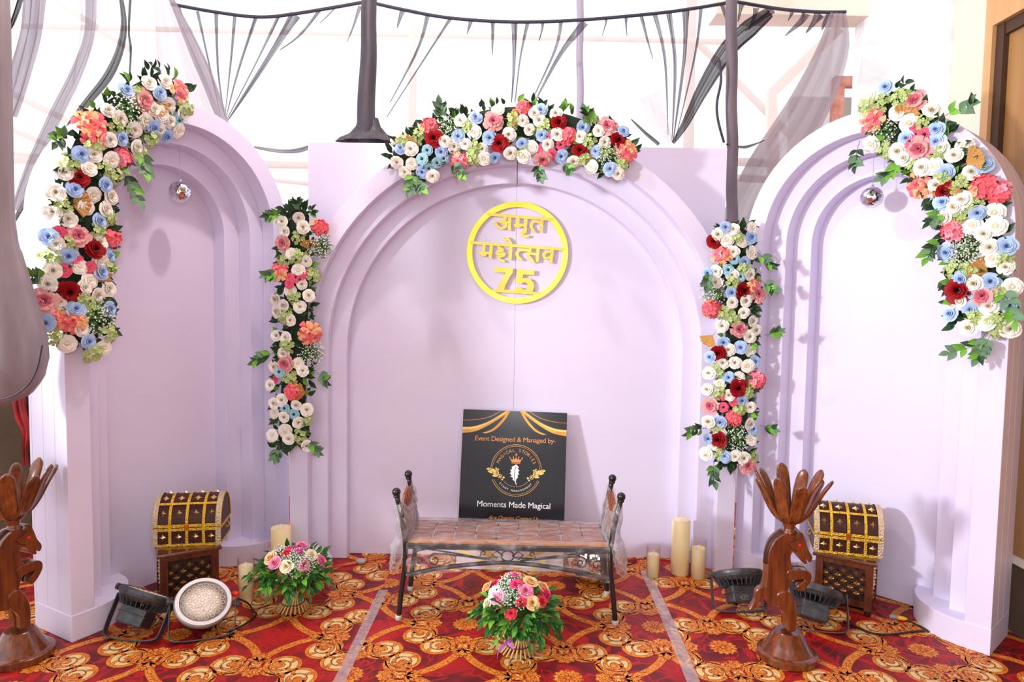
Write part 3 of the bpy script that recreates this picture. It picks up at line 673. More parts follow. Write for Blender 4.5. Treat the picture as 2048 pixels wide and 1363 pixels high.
# ------------------------------------------------------------------ bench
M_IRON = mat('black_iron', S(30, 28, 30), 0.32, var=(20, S(20, 18, 20), 0.2), spec=0.6)
M_RUB = mat('pale_rubber', S(206, 198, 186), 0.7)
M_TEAK = mat('teak_slat', S(166, 96, 52), 0.4, var=(5, S(120, 62, 32), 0.22, (1.2, 14, 14)), rnd=0.12)
M_TEAKL = mat('teak_edge', S(206, 140, 84), 0.4, var=(5, S(180, 112, 62), 0.22, (1.2, 14, 14)))
M_FILM = clear('cling_film', 0.9, 0.13, (0.98, 0.98, 0.99), ((18, 26, 30), 1.0, 0.34), 0.07, 0.6)
M_FILMB = clear('bunched_cling_film', 1.0, 0.12, (0.96, 0.96, 0.98), ((44, 44, 22), 1.0, 0.60), 0.14, 0.55)
def bench():
    E = empty('garden_bench', (-0.018, -0.683, 0), -0.02)
    tag(E, 'black iron bench with wooden slat seat wrapped in clear cling film', 'bench')
    def T(mb, p, r, n=8): mb.tube(p, r, n)
    hx = 0.52; hy = 0.165
    for sx in (-1, 1):
        for sy in (-1, 1):
            # leg: foot kicks out, runs up and leans outward to the finial
            mb = MB(); T(mb, [tuple(p) for p in spline([(sx * hx, sy * hy, 0.012), (sx * (hx - 0.01), sy * hy, 0.12), (sx * (hx - 0.028), sy * hy, 0.26), (sx * (hx - 0.03), sy * hy, 0.37), (sx * (hx - 0.012), sy * hy, 0.50), (sx * (hx + 0.012), sy * hy, 0.605)], 18)], 0.0125, 10)
            lg = mb.build('leg', M_IRON, E, smooth=True)
            mb = MB(); mb.lathe([(0.016, 0), (0.0165, 0.02), (0.014, 0.024)], 12, c=(sx * hx, sy * hy, 0)); mb.build('rubber_foot', M_RUB, lg, smooth=True)
            mb = MB(); mb.sphere((sx * (hx + 0.014), sy * hy, 0.624), 0.0205, 16, 10); mb.lathe([(0.015, 0.598), (0.017, 0.604), (0.015, 0.61)], 12, c=(sx * (hx + 0.012), sy * hy, 0)); mb.build('ball_finial', M_IRON, lg, smooth=True)
        # arm end panel: rails and wooden slats
        mb = MB()
        for z in (0.40, 0.545): T(mb, [(sx * (hx - (0.03 if z < 0.5 else 0.002)), -hy, z), (sx * (hx - (0.03 if z < 0.5 else 0.002)), hy, z)], 0.008)
        mb.build('arm_rail', M_IRON, E, smooth=True)
        for q in range(4):
            y = -0.105 + q * 0.07; mb = MB()
            mb.grid([[(sx * (hx - 0.022 + 0.02 * t + 0.004 * s), y + (k - 0.5) * 0.052, 0.405 + 0.145 * t + (0.05 * t * math.sin(PI * (q + k) / 4) if t > 0.9 else 0)) for k in (0, 1)] for t in (0, 0.5, 1) for s in (0,)])
            o = mb.build('arm_slat', M_TEAK, E); so = o.modifiers.new('t', 'SOLIDIFY'); so.thickness = 0.012
    # seat frame
    mb = MB()
    for sy in (-1, 1): mb.box(-hx + 0.03, hx - 0.03, sy * hy - 0.012, sy * hy + 0.012, 0.352, 0.378)
    for sx in (-1, 1): mb.box(sx * (hx - 0.03) - 0.012, sx * (hx - 0.03) + 0.012, -hy, hy, 0.352, 0.376)
    mb.build('seat_frame', M_IRON, E, bevel=0.003)
    n = 9
    for i in range(n):
        x0 = -hx + 0.045 + i * (2 * hx - 0.09) / n; x1 = x0 + (2 * hx - 0.09) / n - 0.008
        mb = MB(); mb.box(x0, x1, -hy + 0.045, hy - 0.014, 0.368, 0.386); mb.build('seat_slat', M_TEAK, E, bevel=0.002)
    mb = MB(); mb.box(-hx + 0.04, hx - 0.04, -hy + 0.002, -hy + 0.042, 0.368, 0.388); mb.build('seat_edge', M_TEAKL, E, bevel=0.002)
    # arched apron with scrollwork, front and back
    for sy in (-1, 1):
        y = sy * hy
        mb = MB()
        mb.tube([tuple(p) for p in spline([(-hx + 0.03, y, 0.218), (-0.3, y, 0.262), (0, y, 0.292), (0.3, y, 0.262), (hx - 0.03, y, 0.218)], 30)], 0.011, 8)
        ap = mb.build('apron_rail', M_IRON, E, smooth=True)
        mb = MB(); r = 0.0038
        def spiral(cx, cz, r0, r1, a0, turns, n=26): return [(cx + (r0 + (r1 - r0) * i / n) * math.cos(a0 + turns * 2 * PI * i / n), y, cz + (r0 + (r1 - r0) * i / n) * math.sin(a0 + turns * 2 * PI * i / n)) for i in range(n + 1)]
        for sx in (-1, 1):
            def mir(p): return [(sx * q[0], q[1], q[2]) for q in p]
            mb.tube(mir(spiral(0.425, 0.290, 0.028, 0.006, -1.2, 1.2)), r, 6)
            mb.tube(mir([(0.06, y, 0.302), (0.2, y, 0.318), (0.3, y, 0.328)] + spiral(0.35, 0.298, 0.032, 0.007, PI * 0.6, -1.3)), r, 6)
            mb.tube(mir([(0.035, y, 0.318), (0.14, y, 0.312)] + spiral(0.115, 0.335, 0.014, 0.004, -0.6, 1.0, 14)), r, 6)
            mb.tube(mir([(0.06, y, 0.303), (0.25, y, 0.332), (0.40, y, 0.352)]), r, 6)
            mb.tube(mir([(0.022, y, 0.325), (0.05, y, 0.348), (0.075, y, 0.33), (0.05, y, 0.307)]), r, 6)
        mb.tube([(0.03 * math.cos(2 * PI * i / 24), y, 0.325 + 0.025 * math.sin(2 * PI * i / 24)) for i in range(25)], r, 6, cap=False)
        mb.build('scrollwork', M_IRON, ap, smooth=True)
    # cling film: one skin over seat and apron, bunched round the arm ends
    def crumple(p, amp, sc, sd):
        v = Vector(p); q = noise.noise_vector(v * sc + Vector((sd, sd * 1.7, 0))); q2 = noise.noise_vector(v * sc * 3.1 + Vector((sd, 0, sd)))
        return v + q * amp + q2 * amp * 0.4
    mb = MB(); nx, ny = 90, 16
    prof = [(hy + 0.014, 0.30), (hy + 0.014, 0.386), (0.06, 0.3925), (-0.06, 0.3925), (-hy - 0.012, 0.391), (-hy - 0.016, 0.36), (-hy - 0.02, 0.30), (-hy - 0.022, 0.24), (-hy - 0.02, 0.205)]
    pts = [prof[0]]
    for a, b_ in zip(prof[:-1], prof[1:]): pts += [(a[0] + (b_[0] - a[0]) * t, a[1] + (b_[1] - a[1]) * t) for t in (0.34, 0.67, 1)]
    rows = []
    for k, (yy, zz) in enumerate(pts):
        row = []
        for i in range(nx + 1):
            x = -hx + 0.035 + (2 * hx - 0.07) * i / nx
            z = zz
            if k > 17: z = zz + max(0, (k - 17)) / 7 * 0.055 * (1 - (x / hx) ** 2)
            v = crumple((x, yy, z), 0.004 if k < 13 else 0.010, 14, 3.1)
            if k < 14: v.z = max(v.z, 0.3915) if 3 <= k else v.z
            else: v.y = min(v.y, -hy - 0.0135)
            row.append(v)
        rows.append(row)
    mb.grid(rows); mb.build('cling_film', M_FILM, E, smooth=True)
    for sx in (-1, 1):
        mb = MB(); n, c = 26, 34; vs = []
        for i in range(n + 1):
            z = 0.60 - 0.40 * i / n
            k = i / n
            wy = float(np.interp(z, (0.2, 0.34, 0.42, 0.55, 0.60), (0.10, 0.185, 0.195, 0.19, 0.175)))
            wx = float(np.interp(z, (0.2, 0.34, 0.42, 0.55, 0.60), (0.018, 0.04, 0.036, 0.030, 0.018)))
            cx = sx * float(np.interp(z, (0.2, 0.34, 0.40, 0.5, 0.6), (0.565, 0.535, 0.505, 0.512, 0.53)))
            for j in range(c):
                an = 2 * PI * j / c
                # drawn in between the two finials at the top
                top = max(0, (z - 0.5) / 0.1) * 0.09 * (1 - abs(math.sin(an)))
                v = Vector((cx + wx * math.copysign(abs(math.cos(an)) ** 0.6, math.cos(an)), wy * math.copysign(abs(math.sin(an)) ** 0.7, math.sin(an)), z - top))
                v = crumple(v, 0.016, 17, 5.0 * sx); vs.append(v)
        mb.add(vs, [(i * c + j, i * c + (j + 1) % c, (i + 1) * c + (j + 1) % c, (i + 1) * c + j) for i in range(n) for j in range(c)])
        mb.build('bunched_film', M_FILMB, E, smooth=True)
bench()

# ------------------------------------------------------------------ notice board leaning on the backdrop
M_PBLK = mat('gloss_black_print', S(30, 27, 33), 0.22, var=(2.5, S(36, 33, 40), 0.2), spec=0.3)
M_PORG = mat('print_orange', S(226, 150, 70), 0.4)
M_PGLD = mat('print_gold', S(240, 190, 60), 0.35, var=(9, S(206, 132, 24), 0.22))
M_PGLP = mat('print_pale_gold', S(250, 220, 120), 0.35)
M_PWHT = mat('print_white', S(245, 245, 245), 0.4)
M_FOAM = mat('foam_board_edge', S(225, 220, 215), 0.7)
def text_mesh(body, size, align='CENTER', shear=0.0, offset=0.0, space=1.0):
    c = bpy.data.curves.new('t', 'FONT'); c.body = body; c.size = size; c.align_x = align; c.align_y = 'CENTER'; c.shear = shear; c.offset = offset; c.space_character = space
    c.resolution_u = 3
    o = bpy.data.objects.new('t', c); COL.objects.link(o)
    dg = bpy.context.evaluated_depsgraph_get(); me = bpy.data.meshes.new_from_object(o.evaluated_get(dg))
    bpy.data.objects.remove(o); bpy.data.curves.remove(c)
    return me
def board():
    Wd, H = 0.612, 0.905
    E = empty('notice_board', (-0.010, -0.232, 0.004)); tag(E, 'black glossy event notice board with gold print leaning behind the bench', 'sign board')
    E.rotation_euler = (math.radians(-11.2), math.radians(1.3), 0)
    # local: x right, z up, front -y
    mb = MB(); mb.box(-Wd / 2, Wd / 2, 0, 0.006, 0, H); mb.build('panel', M_FOAM, E)
    mb = MB(); mb.box(-Wd / 2 + 0.001, Wd / 2 - 0.001, -0.001, 0.0, 0.001, H - 0.001); mb.build('printed_face', M_PBLK, E)
    mb = MB(); mb.box(-Wd / 2 + 0.001, Wd / 2 - 0.001, -0.0013, -0.0009, 0.001, 0.235); mb.build('pale_footer', mat('pale_lilac_footer', S(222, 206, 212), 0.35), E)  # pale lilac over the lower part of the face
    k = 0.612 / 1052.0   # metres per survey unit
    X0 = 18 * k
    def put(name, me, x, z, m, layer=1, rot=0.0, sx=1.0):
        me.materials.clear(); me.materials.append(m)
        o = obj(name, me, E, (x, -0.0012 - 0.0002 * layer, z), (PI / 2, 0, 0), (sx, 1, 1)); o.rotation_euler = (PI / 2, rot, 0); return o
    def flat(name, polys, m, layer=1):
        mb = MB()
        for p in polys: mb.add([(x, -0.0012 - 0.0002 * layer, z) for x, z in p], [list(range(len(p)))])
        return mb.build(name, m, E)
    def zz(d): return H - d * k     # distance below the top edge
    put('lettering', text_mesh('Event Designed & Managed by-', 0.0400, space=0.95), X0 - 0.004, zz(288), M_PORG)
    put('lettering', text_mesh('Moments Made Magical', 0.0465, offset=0.0, space=0.97), X0, zz(930), M_PWHT)
    put('lettering', text_mesh('Any Queries Contact Us', 0.030, shear=0.35, space=0.95), X0, zz(1058), M_PGLD)
    cx, cz = X0 + 0.006, zz(590)
    # double ring, broken by the sprigs
    for r, wd in ((0.147, 0.0026), (0.138, 0.0016)):
        for a0, a1 in ((-0.02, PI + 0.02), (PI + 0.34, 2 * PI - 0.34)):
            polys = []; p = arc(cx, cz, r, a0 + 0.06, a1 - 0.06, 48); polys += [[L1, L2, R2_, R1_] for L1, L2, R2_, R1_ in zip(*(lambda L, R_: (L[:-1], L[1:], R_[1:], R_[:-1]))(*stroke(p, wd)))]; flat('emblem_ring', polys, M_PGLD)
    polys = []; p = arc(cx, cz, 0.094, PI + 0.75, 2 * PI - 0.75, 24); L, R_ = stroke(p, 0.0016); polys += [[a, b_, c_, d] for a, b_, c_, d in zip(L[:-1], L[1:], R_[1:], R_[:-1])]
    flat('emblem_ring', polys, M_PGLD)
    def arctext(s, r, a0, a1, size, m, top=True):
        n = len(s)
        for i, ch in enumerate(s):
            if ch == ' ': continue
            a = a0 + (a1 - a0) * i / (n - 1)
            put('letter', text_mesh(ch, size), cx + r * math.cos(a), cz + r * math.sin(a), m, 1, (-(a - PI / 2) if top else -(a + PI / 2)))
    arctext('MAGICAL STORIES', 0.114, math.radians(156), math.radians(24), 0.026, M_PORG)
    arctext('EVENT MANAGEMENT', 0.118, math.radians(180 + 41), math.radians(360 - 41), 0.0150, M_PWHT, False)
    # crown
    s = 0.0365; kx, kz = cx - 0.002, cz + 0.050
    crown = [(-1, 0.75), (-0.72, 0.1), (-0.7, 0), (0.7, 0), (0.72, 0.1), (1, 0.75), (0.55, 0.4), (0.42, 0.85), (0.2, 0.5), (0, 0.95), (-0.2, 0.5), (-0.42, 0.85), (-0.55, 0.4)]
    pol = [[(kx + s * x, kz + s * 0.8 * (z - 0.1)) for x, z in crown], [(kx - s * 0.7, kz - s * 0.3), (kx + s * 0.7, kz - s * 0.3), (kx + s * 0.7, kz - s * 0.16), (kx - s * 0.7, kz - s * 0.16)],
           [(kx - 0.0022, kz + s * 0.75), (kx + 0.0022, kz + s * 0.75), (kx + 0.0022, kz + s * 1.3), (kx - 0.0022, kz + s * 1.3)], [(kx - 0.008, kz + s * 1.02), (kx + 0.008, kz + s * 1.02), (kx + 0.008, kz + s * 1.13), (kx - 0.008, kz + s * 1.13)]]
    for x, z in ((-1, 0.8), (1, 0.8), (-0.42, 0.92), (0.42, 0.92)): pol.append(disc(kx + s * x, kz + s * 0.8 * (z - 0.06), 0.004, 10))
    flat('crown_emblem', pol, M_PORG)
    # feather: quill with barbs
    fx, fz = cx - 0.008, cz - 0.015
    F_ = [(0.15, 1.0), (0.44, 0.84), (0.34, 0.79), (0.52, 0.64), (0.38, 0.60), (0.48, 0.44), (0.34, 0.42), (0.38, 0.28), (0.20, 0.17), (0.17, 0.05), (0.27, -0.12), (0.19, -0.12), (0.08, 0.06), (-0.2, 0.16), (-0.12, 0.24), (-0.42, 0.32), (-0.28, 0.39), (-0.52, 0.50), (-0.35, 0.55), (-0.48, 0.69), (-0.29, 0.71), (-0.32, 0.86), (-0.05, 0.92)]
    flat('feather_emblem', [[(fx + 0.054 * x, fz - 0.055 + 0.105 * z) for x, z in F_]], M_PWHT)
    sp_ = chaikin([(0.12, 0.86), (0.0, 0.6), (-0.02, 0.35), (0.1, 0.08)], 2, False)
    flat('feather_quill', [[(fx + 0.054 * x, fz - 0.055 + 0.105 * z) for x, z in strokepoly(sp_, [0.01] + [0.05] * (len(sp_) - 2) + [0.05])]], M_PBLK, 2)
    # laurel sprigs
    for sgn in (-1, 1):
        pol = []; bx, bz = cx + sgn * 0.082, cz - 0.043
        for a, d, ln in ((2.75, 0.015, 0.05), (2.35, 0.02, 0.055), (2.0, 0.02, 0.05), (3.0, 0.045, 0.045), (2.6, 0.055, 0.042), (1.75, 0.03, 0.04), (2.9, 0.07, 0.032), (3.25, 0.02, 0.04)):
            px, pz = bx + sgn * d * math.cos(PI - 2.6), bz + d * math.sin(2.6) * 1.1
            pol.append(leaf2(px, pz, a if sgn < 0 else PI - a, ln, 0.0085))
        for dx, dz, r in ((0.01, 0.006, 0.012), (-0.012, 0.0, 0.006), (-0.004, -0.012, 0.005), (0.03, 0.03, 0.004), (0.02, 0.045, 0.004)): pol.append(disc(bx + sgn * dx, bz + dz, r, 14))
        flat('laurel_emblem', pol, M_PGLP, 2)
        flat('berry_ring', [crescent(bx + sgn * 0.01, bz + 0.006, 0.009, 0.005, 0, 2 * PI, n=16)], M_PBLK, 3)
    # gold curtains in the corners
    def drape(pts_a, pts_b, m, lay):
        a = [tuple(p)[:2] for p in spline([(x, y, 0) for x, y in pts_a], 16)]; b_ = [tuple(p)[:2] for p in spline([(x, y, 0) for x, y in pts_b], 16)]
        pol = [[a[i], a[i + 1], b_[i + 1], b_[i]] for i in range(16)]
        flat('gold_drape_print', [[(-Wd / 2 + x * k, H - y * k) for x, y in q] for q in pol], m, lay)
    for mirror in (0, 1):
        f = (lambda p: [(1050 - x, y - 6) for x, y in p]) if mirror else (lambda p: p)
        drape(f([(2, 178), (120, 168), (270, 110), (432, 4)]), f([(2, 240), (140, 215), (300, 130), (478, 4)]), M_PGLD, 1)
        drape(f([(2, 184), (130, 172), (280, 112), (440, 4)]), f([(2, 200), (132, 186), (284, 118), (450, 4)]), M_PGLP, 2)
        drape(f([(200, 232), (300, 190), (390, 100), (452, 4)]), f([(240, 236), (330, 196), (420, 100), (476, 4)]), M_PGLD, 2)
        drape(f([(2, 108), (100, 104), (260, 70), (380, 4)]), f([(2, 112), (102, 108), (264, 74), (388, 4)]), M_PORG, 1)
        g = (lambda p: [(1050 - x, y) for x, y in p]) if mirror else (lambda p: p)
        drape(g([(2, 1330), (150, 1360), (330, 1450), (430, 1552)]), g([(2, 1250), (170, 1300), (380, 1420), (500, 1552)]), M_PGLD, 1)
        drape(g([(2, 1400), (120, 1430), (230, 1490), (300, 1552)]), g([(2, 1380), (130, 1400), (260, 1470), (340, 1552)]), M_PGLP, 2)
    flat('white_strip', [[(0.0, 0.018), (0.125, 0.018), (0.125, 0.062), (0.0, 0.062)]], M_PWHT, 3)
board()

# ------------------------------------------------------------------ gold hoop sign
M_GOLD = mat('gold_acrylic', S(216, 172, 48), 0.2, 1.0, var=(5, S(236, 200, 90), 0.3))
M_SAND = mat('gold_acrylic_face', S(212, 172, 62), 0.35, 0.6, var=(12, S(226, 190, 90), 0.25))
def hoop():
    E = empty('hoop_sign', (0.008, -0.004, 1.817)); tag(E, 'round gold hoop sign with cut out Hindi lettering and 75 on the backdrop', 'sign')
    k = 0.592 / 1055.0
    tilt = Matrix.Rotation(0.0, 3, 'Y')
    def q(x, y): return ((x - 708) * k, (655 - y) * k)
    def ringm():
        mb = MB(); n = 72; vs = []
        for d in (0.012, 0.016):
            for r in (0.2965, 0.264):
                vs += [(r * math.cos(2 * PI * i / n), -d, r * math.sin(2 * PI * i / n)) for i in range(n)]
        fs = []
        for i in range(n):
            j = (i + 1) % n
            fs += [(i, j, n + j, n + i), (2 * n + i, 3 * n + i, 3 * n + j, 2 * n + j), (i, 2 * n + i, 2 * n + j, j), (n + i, n + j, 3 * n + j, 3 * n + i)]
        mb.add(vs, fs); return mb
    ringm().build('hoop', M_GOLD, E)
    mb = MB(); mb.tube([(0, -0.003, 0.29), (0, -0.012, 0.27)], 0.003, 6); mb.tube([(-0.004, -0.017, 0.283), (-0.004, 0.003, 0.283)], 0.003, 6); mb.tube([(0.0, 0.003, -0.28), (0.0, -0.013, -0.28)], 0.003, 6); mb.build('fixing_pin', M_SAND, E)
    lay = [0]
    def dz():
        lay[0] += 1; return lay[0] * 0.000012
    def sk(name, paths, wd=26, z=0.0):
        mb = MB()
        for p in paths:
            w_ = wd
            if isinstance(p, tuple): p, w_ = p
            pts = p if len(p) == 2 else chaikin(p, 2, False)
            L, R_ = stroke([q(*a) for a in pts], w_ * k)
            for a, b_, c_, d in zip(L[:-1], L[1:], R_[1:], R_[:-1]): e_ = dz(); mb.prism([a, b_, c_, d], -0.0165 - e_, -0.0125 + e_ * 0.2)
            for a in (pts[0], pts[-1]):
                x, y = q(*a); e_ = dz(); mb.prism(disc(x, y, w_ * k / 2, 10), -0.0165 - e_, -0.0125 + e_ * 0.2)
        return mb.build(name, M_SAND, E)
    sk('headline_bar', [[(400, 262), (1068, 306)]], 30)
    sk('headline_bar', [[(228, 556), (1190, 612)]], 30)
    sk('headline_bar', [[(470, 1048), (950, 1076)]], 30)
    sk('letter', [[(500, 272), (540, 262), (582, 285), (570, 322), (515, 338)], [(515, 338), (572, 342), (588, 378), (556, 408), (505, 396), (468, 345)], [(545, 342), (622, 342)], ([(622, 280), (620, 412)], 32)])     # a
    sk('letter', [([(708, 290), (702, 372)], 30), [(676, 372), (700, 385), (735, 380)], [(702, 366), (786, 370)], ([(790, 298), (782, 440)], 32)])   # ma
    sk('letter', [[(775, 432), (745, 456), (768, 484), (815, 482)]])     # vocalic r
    sk('letter', [([(958, 305), (950, 428)], 30), [(950, 345), (890, 325), (842, 350), (842, 390), (878, 430)]])     # ta
    sk('letter', [([(362, 572), (350, 668)], 30), [(320, 660), (342, 684), (372, 682)], [(350, 660), (436, 664)], ([(436, 580), (425, 704)], 32)])   # ma
    sk('letter', [[(520, 575), (500, 600), (548, 618), (560, 640), (500, 640), (482, 672), (530, 668), (575, 660), (570, 690), (505, 696), (520, 728), (568, 744)]], 24)  # ha
    sk('letter', [([(640, 590), (630, 716)], 32), [(640, 580), (632, 540), (605, 512), (574, 502), (580, 522)]])    # o
    sk('letter', [[(818, 628), (752, 622), (702, 642), (700, 680), (728, 712), (748, 722)]])     # half ta
    sk('letter', [[(838, 600), (840, 650), (806, 664), (840, 700), (872, 744)], [(826, 660), (918, 668)], ([(922, 605), (914, 734)], 32)])     # sa
    sk('letter', [([(1072, 615), (1058, 742)], 32), [(1066, 640), (1010, 640), (975, 668), (988, 704), (1030, 708), (1062, 684)]])     # va
    def poly(name, p):
        mb = MB(); e_ = dz(); mb.prism([q(*a) for a in p], -0.0166 - e_, -0.0124); mb.build(name, M_SAND, E)
    poly('numeral', [(470, 806), (666, 815), (662, 862), (625, 920), (585, 1000), (572, 1056), (498, 1052), (520, 985), (560, 910), (596, 866), (470, 858)])
    poly('numeral', [(706, 826), (888, 834), (888, 884), (772, 880), (766, 920), (800, 914), (846, 924), (880, 962), (888, 1010), (872, 1052), (836, 1080), (780, 1086), (720, 1074), (690, 1050), (690, 1012), (752, 1012), (772, 1034), (800, 1036), (820, 1016), (822, 986), (800, 962), (770, 964), (752, 980), (694, 966)])
hoop()

# ------------------------------------------------------------------ candles
M_WAX = mat('ivory_wax', S(246, 226, 168), 0.45, var=(6, S(250, 236, 190), 0.2))
M_WICK = mat('wick_white', S(250, 244, 220), 0.5)
M_GLS = clear('clear_glass', 0.5, 0.02, (0.99, 0.99, 0.99), None, 0.012)
def candle(x, y, r, h, label, glass=0, dip=0.0, base=0.0):
    E = empty('pillar_candle', (x, y, base)); tag(E, label, 'candle', 'ivory pillar candles on the carpet')
    n = 40; mb = MB(); vs = []
    prof = [(0.94, 0.0), (1.0, 0.006), (1.0, 1.0), (0.93, 1.0), (0.86, 0.985), (0.4, 0.955), (0.0001, 0.95)]
    for q, (rr, t) in enumerate(prof):
        for j in range(n):
            an = 2 * PI * j / n
            z = h * t if t < 0.9 else h * t - 0
            if t >= 0.9: z = h - (1 - t) * 0.25 * (0.2 + 2.2 * r) - dip * (0.5 + 0.5 * math.sin(an * 1 - 0.7)) * 0.5 - dip * 0.3 * (0.5 + 0.5 * math.sin(2 * an + 1))
            vs.append((r * rr * math.cos(an), r * rr * math.sin(an), z))
    mb.add(vs, [(i * n + j, i * n + (j + 1) % n, (i + 1) * n + (j + 1) % n, (i + 1) * n + j) for i in range(len(prof) - 1) for j in range(n)] + [list(range(n))])
    mb.build('wax', M_WAX, E, smooth=True)
    zt = h - 0.012 - dip * 0.5
    mb = MB(); mb.lathe([(0.003, 0), (0.0062, 0.006), (0.005, 0.018), (0.0008, 0.034)], 10, c=(0, 0, zt)); mb.build('flame_wick', M_WICK, E, smooth=True)
    if glass:
        R_ = r + 0.006; mb = MB(); mb.lathe([(R_ - 0.004, 0.0012), (R_, 0.004), (R_, glass), (R_ - 0.0018, glass), (R_ - 0.0018, 0.005)], 40); mb.build('glass_sleeve', M_GLS, E, smooth=True)
candle(0.798, -0.278, 0.033, 0.128, 'short ivory candle in clear glass, left of the right hand three', 0.175)
candle(0.962, -0.225, 0.052, 0.318, 'tallest ivory candle, between two glass candles on the right', 0, 0.02)
candle(1.050, -0.285, 0.038, 0.172, 'ivory candle in tall clear glass beside the right foot of the backdrop', 0.222)
candle(-1.350, -0.650, 0.036, 0.178, 'ivory candle in clear glass left of the left bouquet', 0.226)
candle(-1.262, -0.600, 0.036, 0.150, 'ivory candle in clear glass half hidden by the left bouquet', 0.19)
candle(-1.285, -0.315, 0.054, 0.262, 'broad ivory candle standing behind the left bouquet', 0, 0.0)

# ------------------------------------------------------------------ brass bound chests on carved stools
M_DWOOD = mat('dark_polished_wood', S(78, 38, 24), 0.4, var=(5, S(48, 22, 14), 0.25, (2, 12, 12)), coat=0.0, spec=0.25)
M_RWOOD = mat('red_brown_wood', S(112, 54, 28), 0.22, var=(5, S(68, 28, 14), 0.25, (10, 10, 1.5)), coat=0.5)
M_VOID = mat('piercing_shade', S(20, 12, 10), 0.8)  # near black colour for the shade inside the stool's openings
M_BRASS = mat('embossed_brass', S(226, 176, 40), 0.28, 1.0, var=(60, S(250, 214, 90), 0.25), bump=(140, 0.9))
M_SILV = mat('embossed_white_brass', S(232, 214, 176), 0.26, 1.0, bump=(170, 0.9))
M_STUD = mat('brass_stud', S(250, 222, 150), 0.3, 1.0)
def stud(sz, h):
    mb = MB(); p = []
    n = 16
    for i in range(n):
        a = 2 * PI * i / n; r = sz * (1.0 if i % 4 == 0 else (0.52 if i % 4 == 2 else 0.66))
        p.append((r * math.cos(a), 0, r * math.sin(a)))
    q = [(x * 0.45, -h * 0.55, z * 0.45) for x, y, z in p]
    mb.add(p + q + [(0, -h, 0)], [(i, (i + 1) % n, n + (i + 1) % n, n + i) for i in range(n)] + [(n + i, n + (i + 1) % n, 2 * n) for i in range(n)])
    return mb.mesh('diamond_stud', M_STUD)
STUD = stud(0.017, 0.012); STUDS = stud(0.0155, 0.013)
def chest(x, y, z, yaw, label):
    E = empty('treasure_chest', (x, y, z), yaw); tag(E, label, 'chest', 'brass bound chests on carved stools')
    w2, d2, h1 = 0.158, 0.105, 0.093; H = 0.236; R_ = H - h1
    mb = MB(); mb.box(-w2, w2, -d2, d2, 0, h1 - 0.001); body = mb.build('body', M_DWOOD, E, bevel=0.002)
    # dome: elliptical vault
    def dome(t, o=0.0): return (-(d2 + o) * math.cos(t), h1 + (R_ + o) * math.sin(t))
    n = 20
    mb = MB(); mb.prism([dome(PI * i / n) for i in range(n + 1)], -w2, w2, 'x'); lid = mb.build('domed_lid', M_DWOOD, E)
    mb = MB()
    # straps over the dome and down the front
    xs = [-0.079, 0.0, 0.079]
    def strap(mb, x, wd, a0=0, a1=PI, o=0.0035):
        for i in range(n):
            t0, t1 = a0 + (a1 - a0) * i / n, a0 + (a1 - a0) * (i + 1) / n
            A_, B_ = dome(t0, o), dome(t1, o)
            mb.add([(x - wd, A_[0], A_[1]), (x + wd, A_[0], A_[1]), (x + wd, B_[0], B_[1]), (x - wd, B_[0], B_[1])], [(0, 1, 2, 3)])
    for x_ in xs: strap(mb, x_, 0.0068)
    for t in (0.86, PI - 0.86, 1.42):
        A_, B_ = dome(t - 0.045, 0.004), dome(t + 0.045, 0.004)
        if t != 1.42: mb.add([(-w2, *A_), (w2, *A_), (w2, *B_), (-w2, *B_)], [(0, 1, 2, 3)])
    mb.box(-w2 - 0.003, w2 + 0.003, -d2 - 0.004, -d2, h1 + 0.002, h1 + 0.017); mb.box(-w2 - 0.003, w2 + 0.003, d2, d2 + 0.004, h1 + 0.002, h1 + 0.017)
    mb.build('lid_strap', M_BRASS, lid)
    mb = MB()
    for x_ in xs: mb.box(x_ - 0.0068, x_ + 0.0068, -d2 - 0.0035, -d2, 0.0, h1)
    mb.box(-w2 - 0.003, w2 + 0.003, -d2 - 0.004, -d2, h1 - 0.016, h1 - 0.002); mb.box(-w2 - 0.003, w2 + 0.003, -d2 - 0.004, -d2, 0.0, 0.012)
    for sx in (-1, 1): mb.box(sx * w2 - 0.002, sx * w2 + 0.002, -d2, d2, 0, 0.012); mb.box(sx * w2 - 0.002, sx * w2 + 0.002, -d2, d2, h1 - 0.015, h1)
    mb.build('body_strap', M_BRASS, body)
    for sx in (-1, 1):
        mb = MB(); mb.box(sx * (w2 - 0.0105) - 0.0125, sx * (w2 - 0.0105) + 0.0125, -d2 - 0.0045, -d2 + 0.002, 0.0, h1); mb.build('corner_plate', M_SILV, body)
        mb = MB(); strap(mb, sx * (w2 - 0.0105), 0.0125, 0.06, PI - 0.06, 0.005); mb.build('edge_plate', M_SILV, lid)
        # rim along the gable end
        mb = MB(); mb.tube([(sx * (w2 + 0.001), *dome(PI * i / n, 0.001)) for i in range(n + 1)], 0.004, 6); mb.build('gable_rim', M_BRASS, lid)
    cxs = [-0.1135, -0.0395, 0.0395, 0.1135]
    for c_ in cxs:
        obj('diamond_stud', STUD, body, (c_, -d2 - 0.0005, 0.045))
        for t in (0.50, 1.16, 1.75):
            yy, z_ = dome(t, 0.0005); tilt = math.atan2(d2 * math.sin(t), R_ * math.cos(t))
            nx_, nz_ = -math.cos(t) / d2, math.sin(t) / R_
            obj('diamond_stud', STUD, lid, (c_, yy, z_), (-math.atan2(nz_, -nx_), 0, 0))
    mb = MB(); mb.box(-0.011, 0.011, -d2 - 0.008, -d2, h1 - 0.014, h1 + 0.02); mb.build('hasp', mat('copper_hasp', S(206, 130, 50), 0.3, 1.0), lid, bevel=0.002)
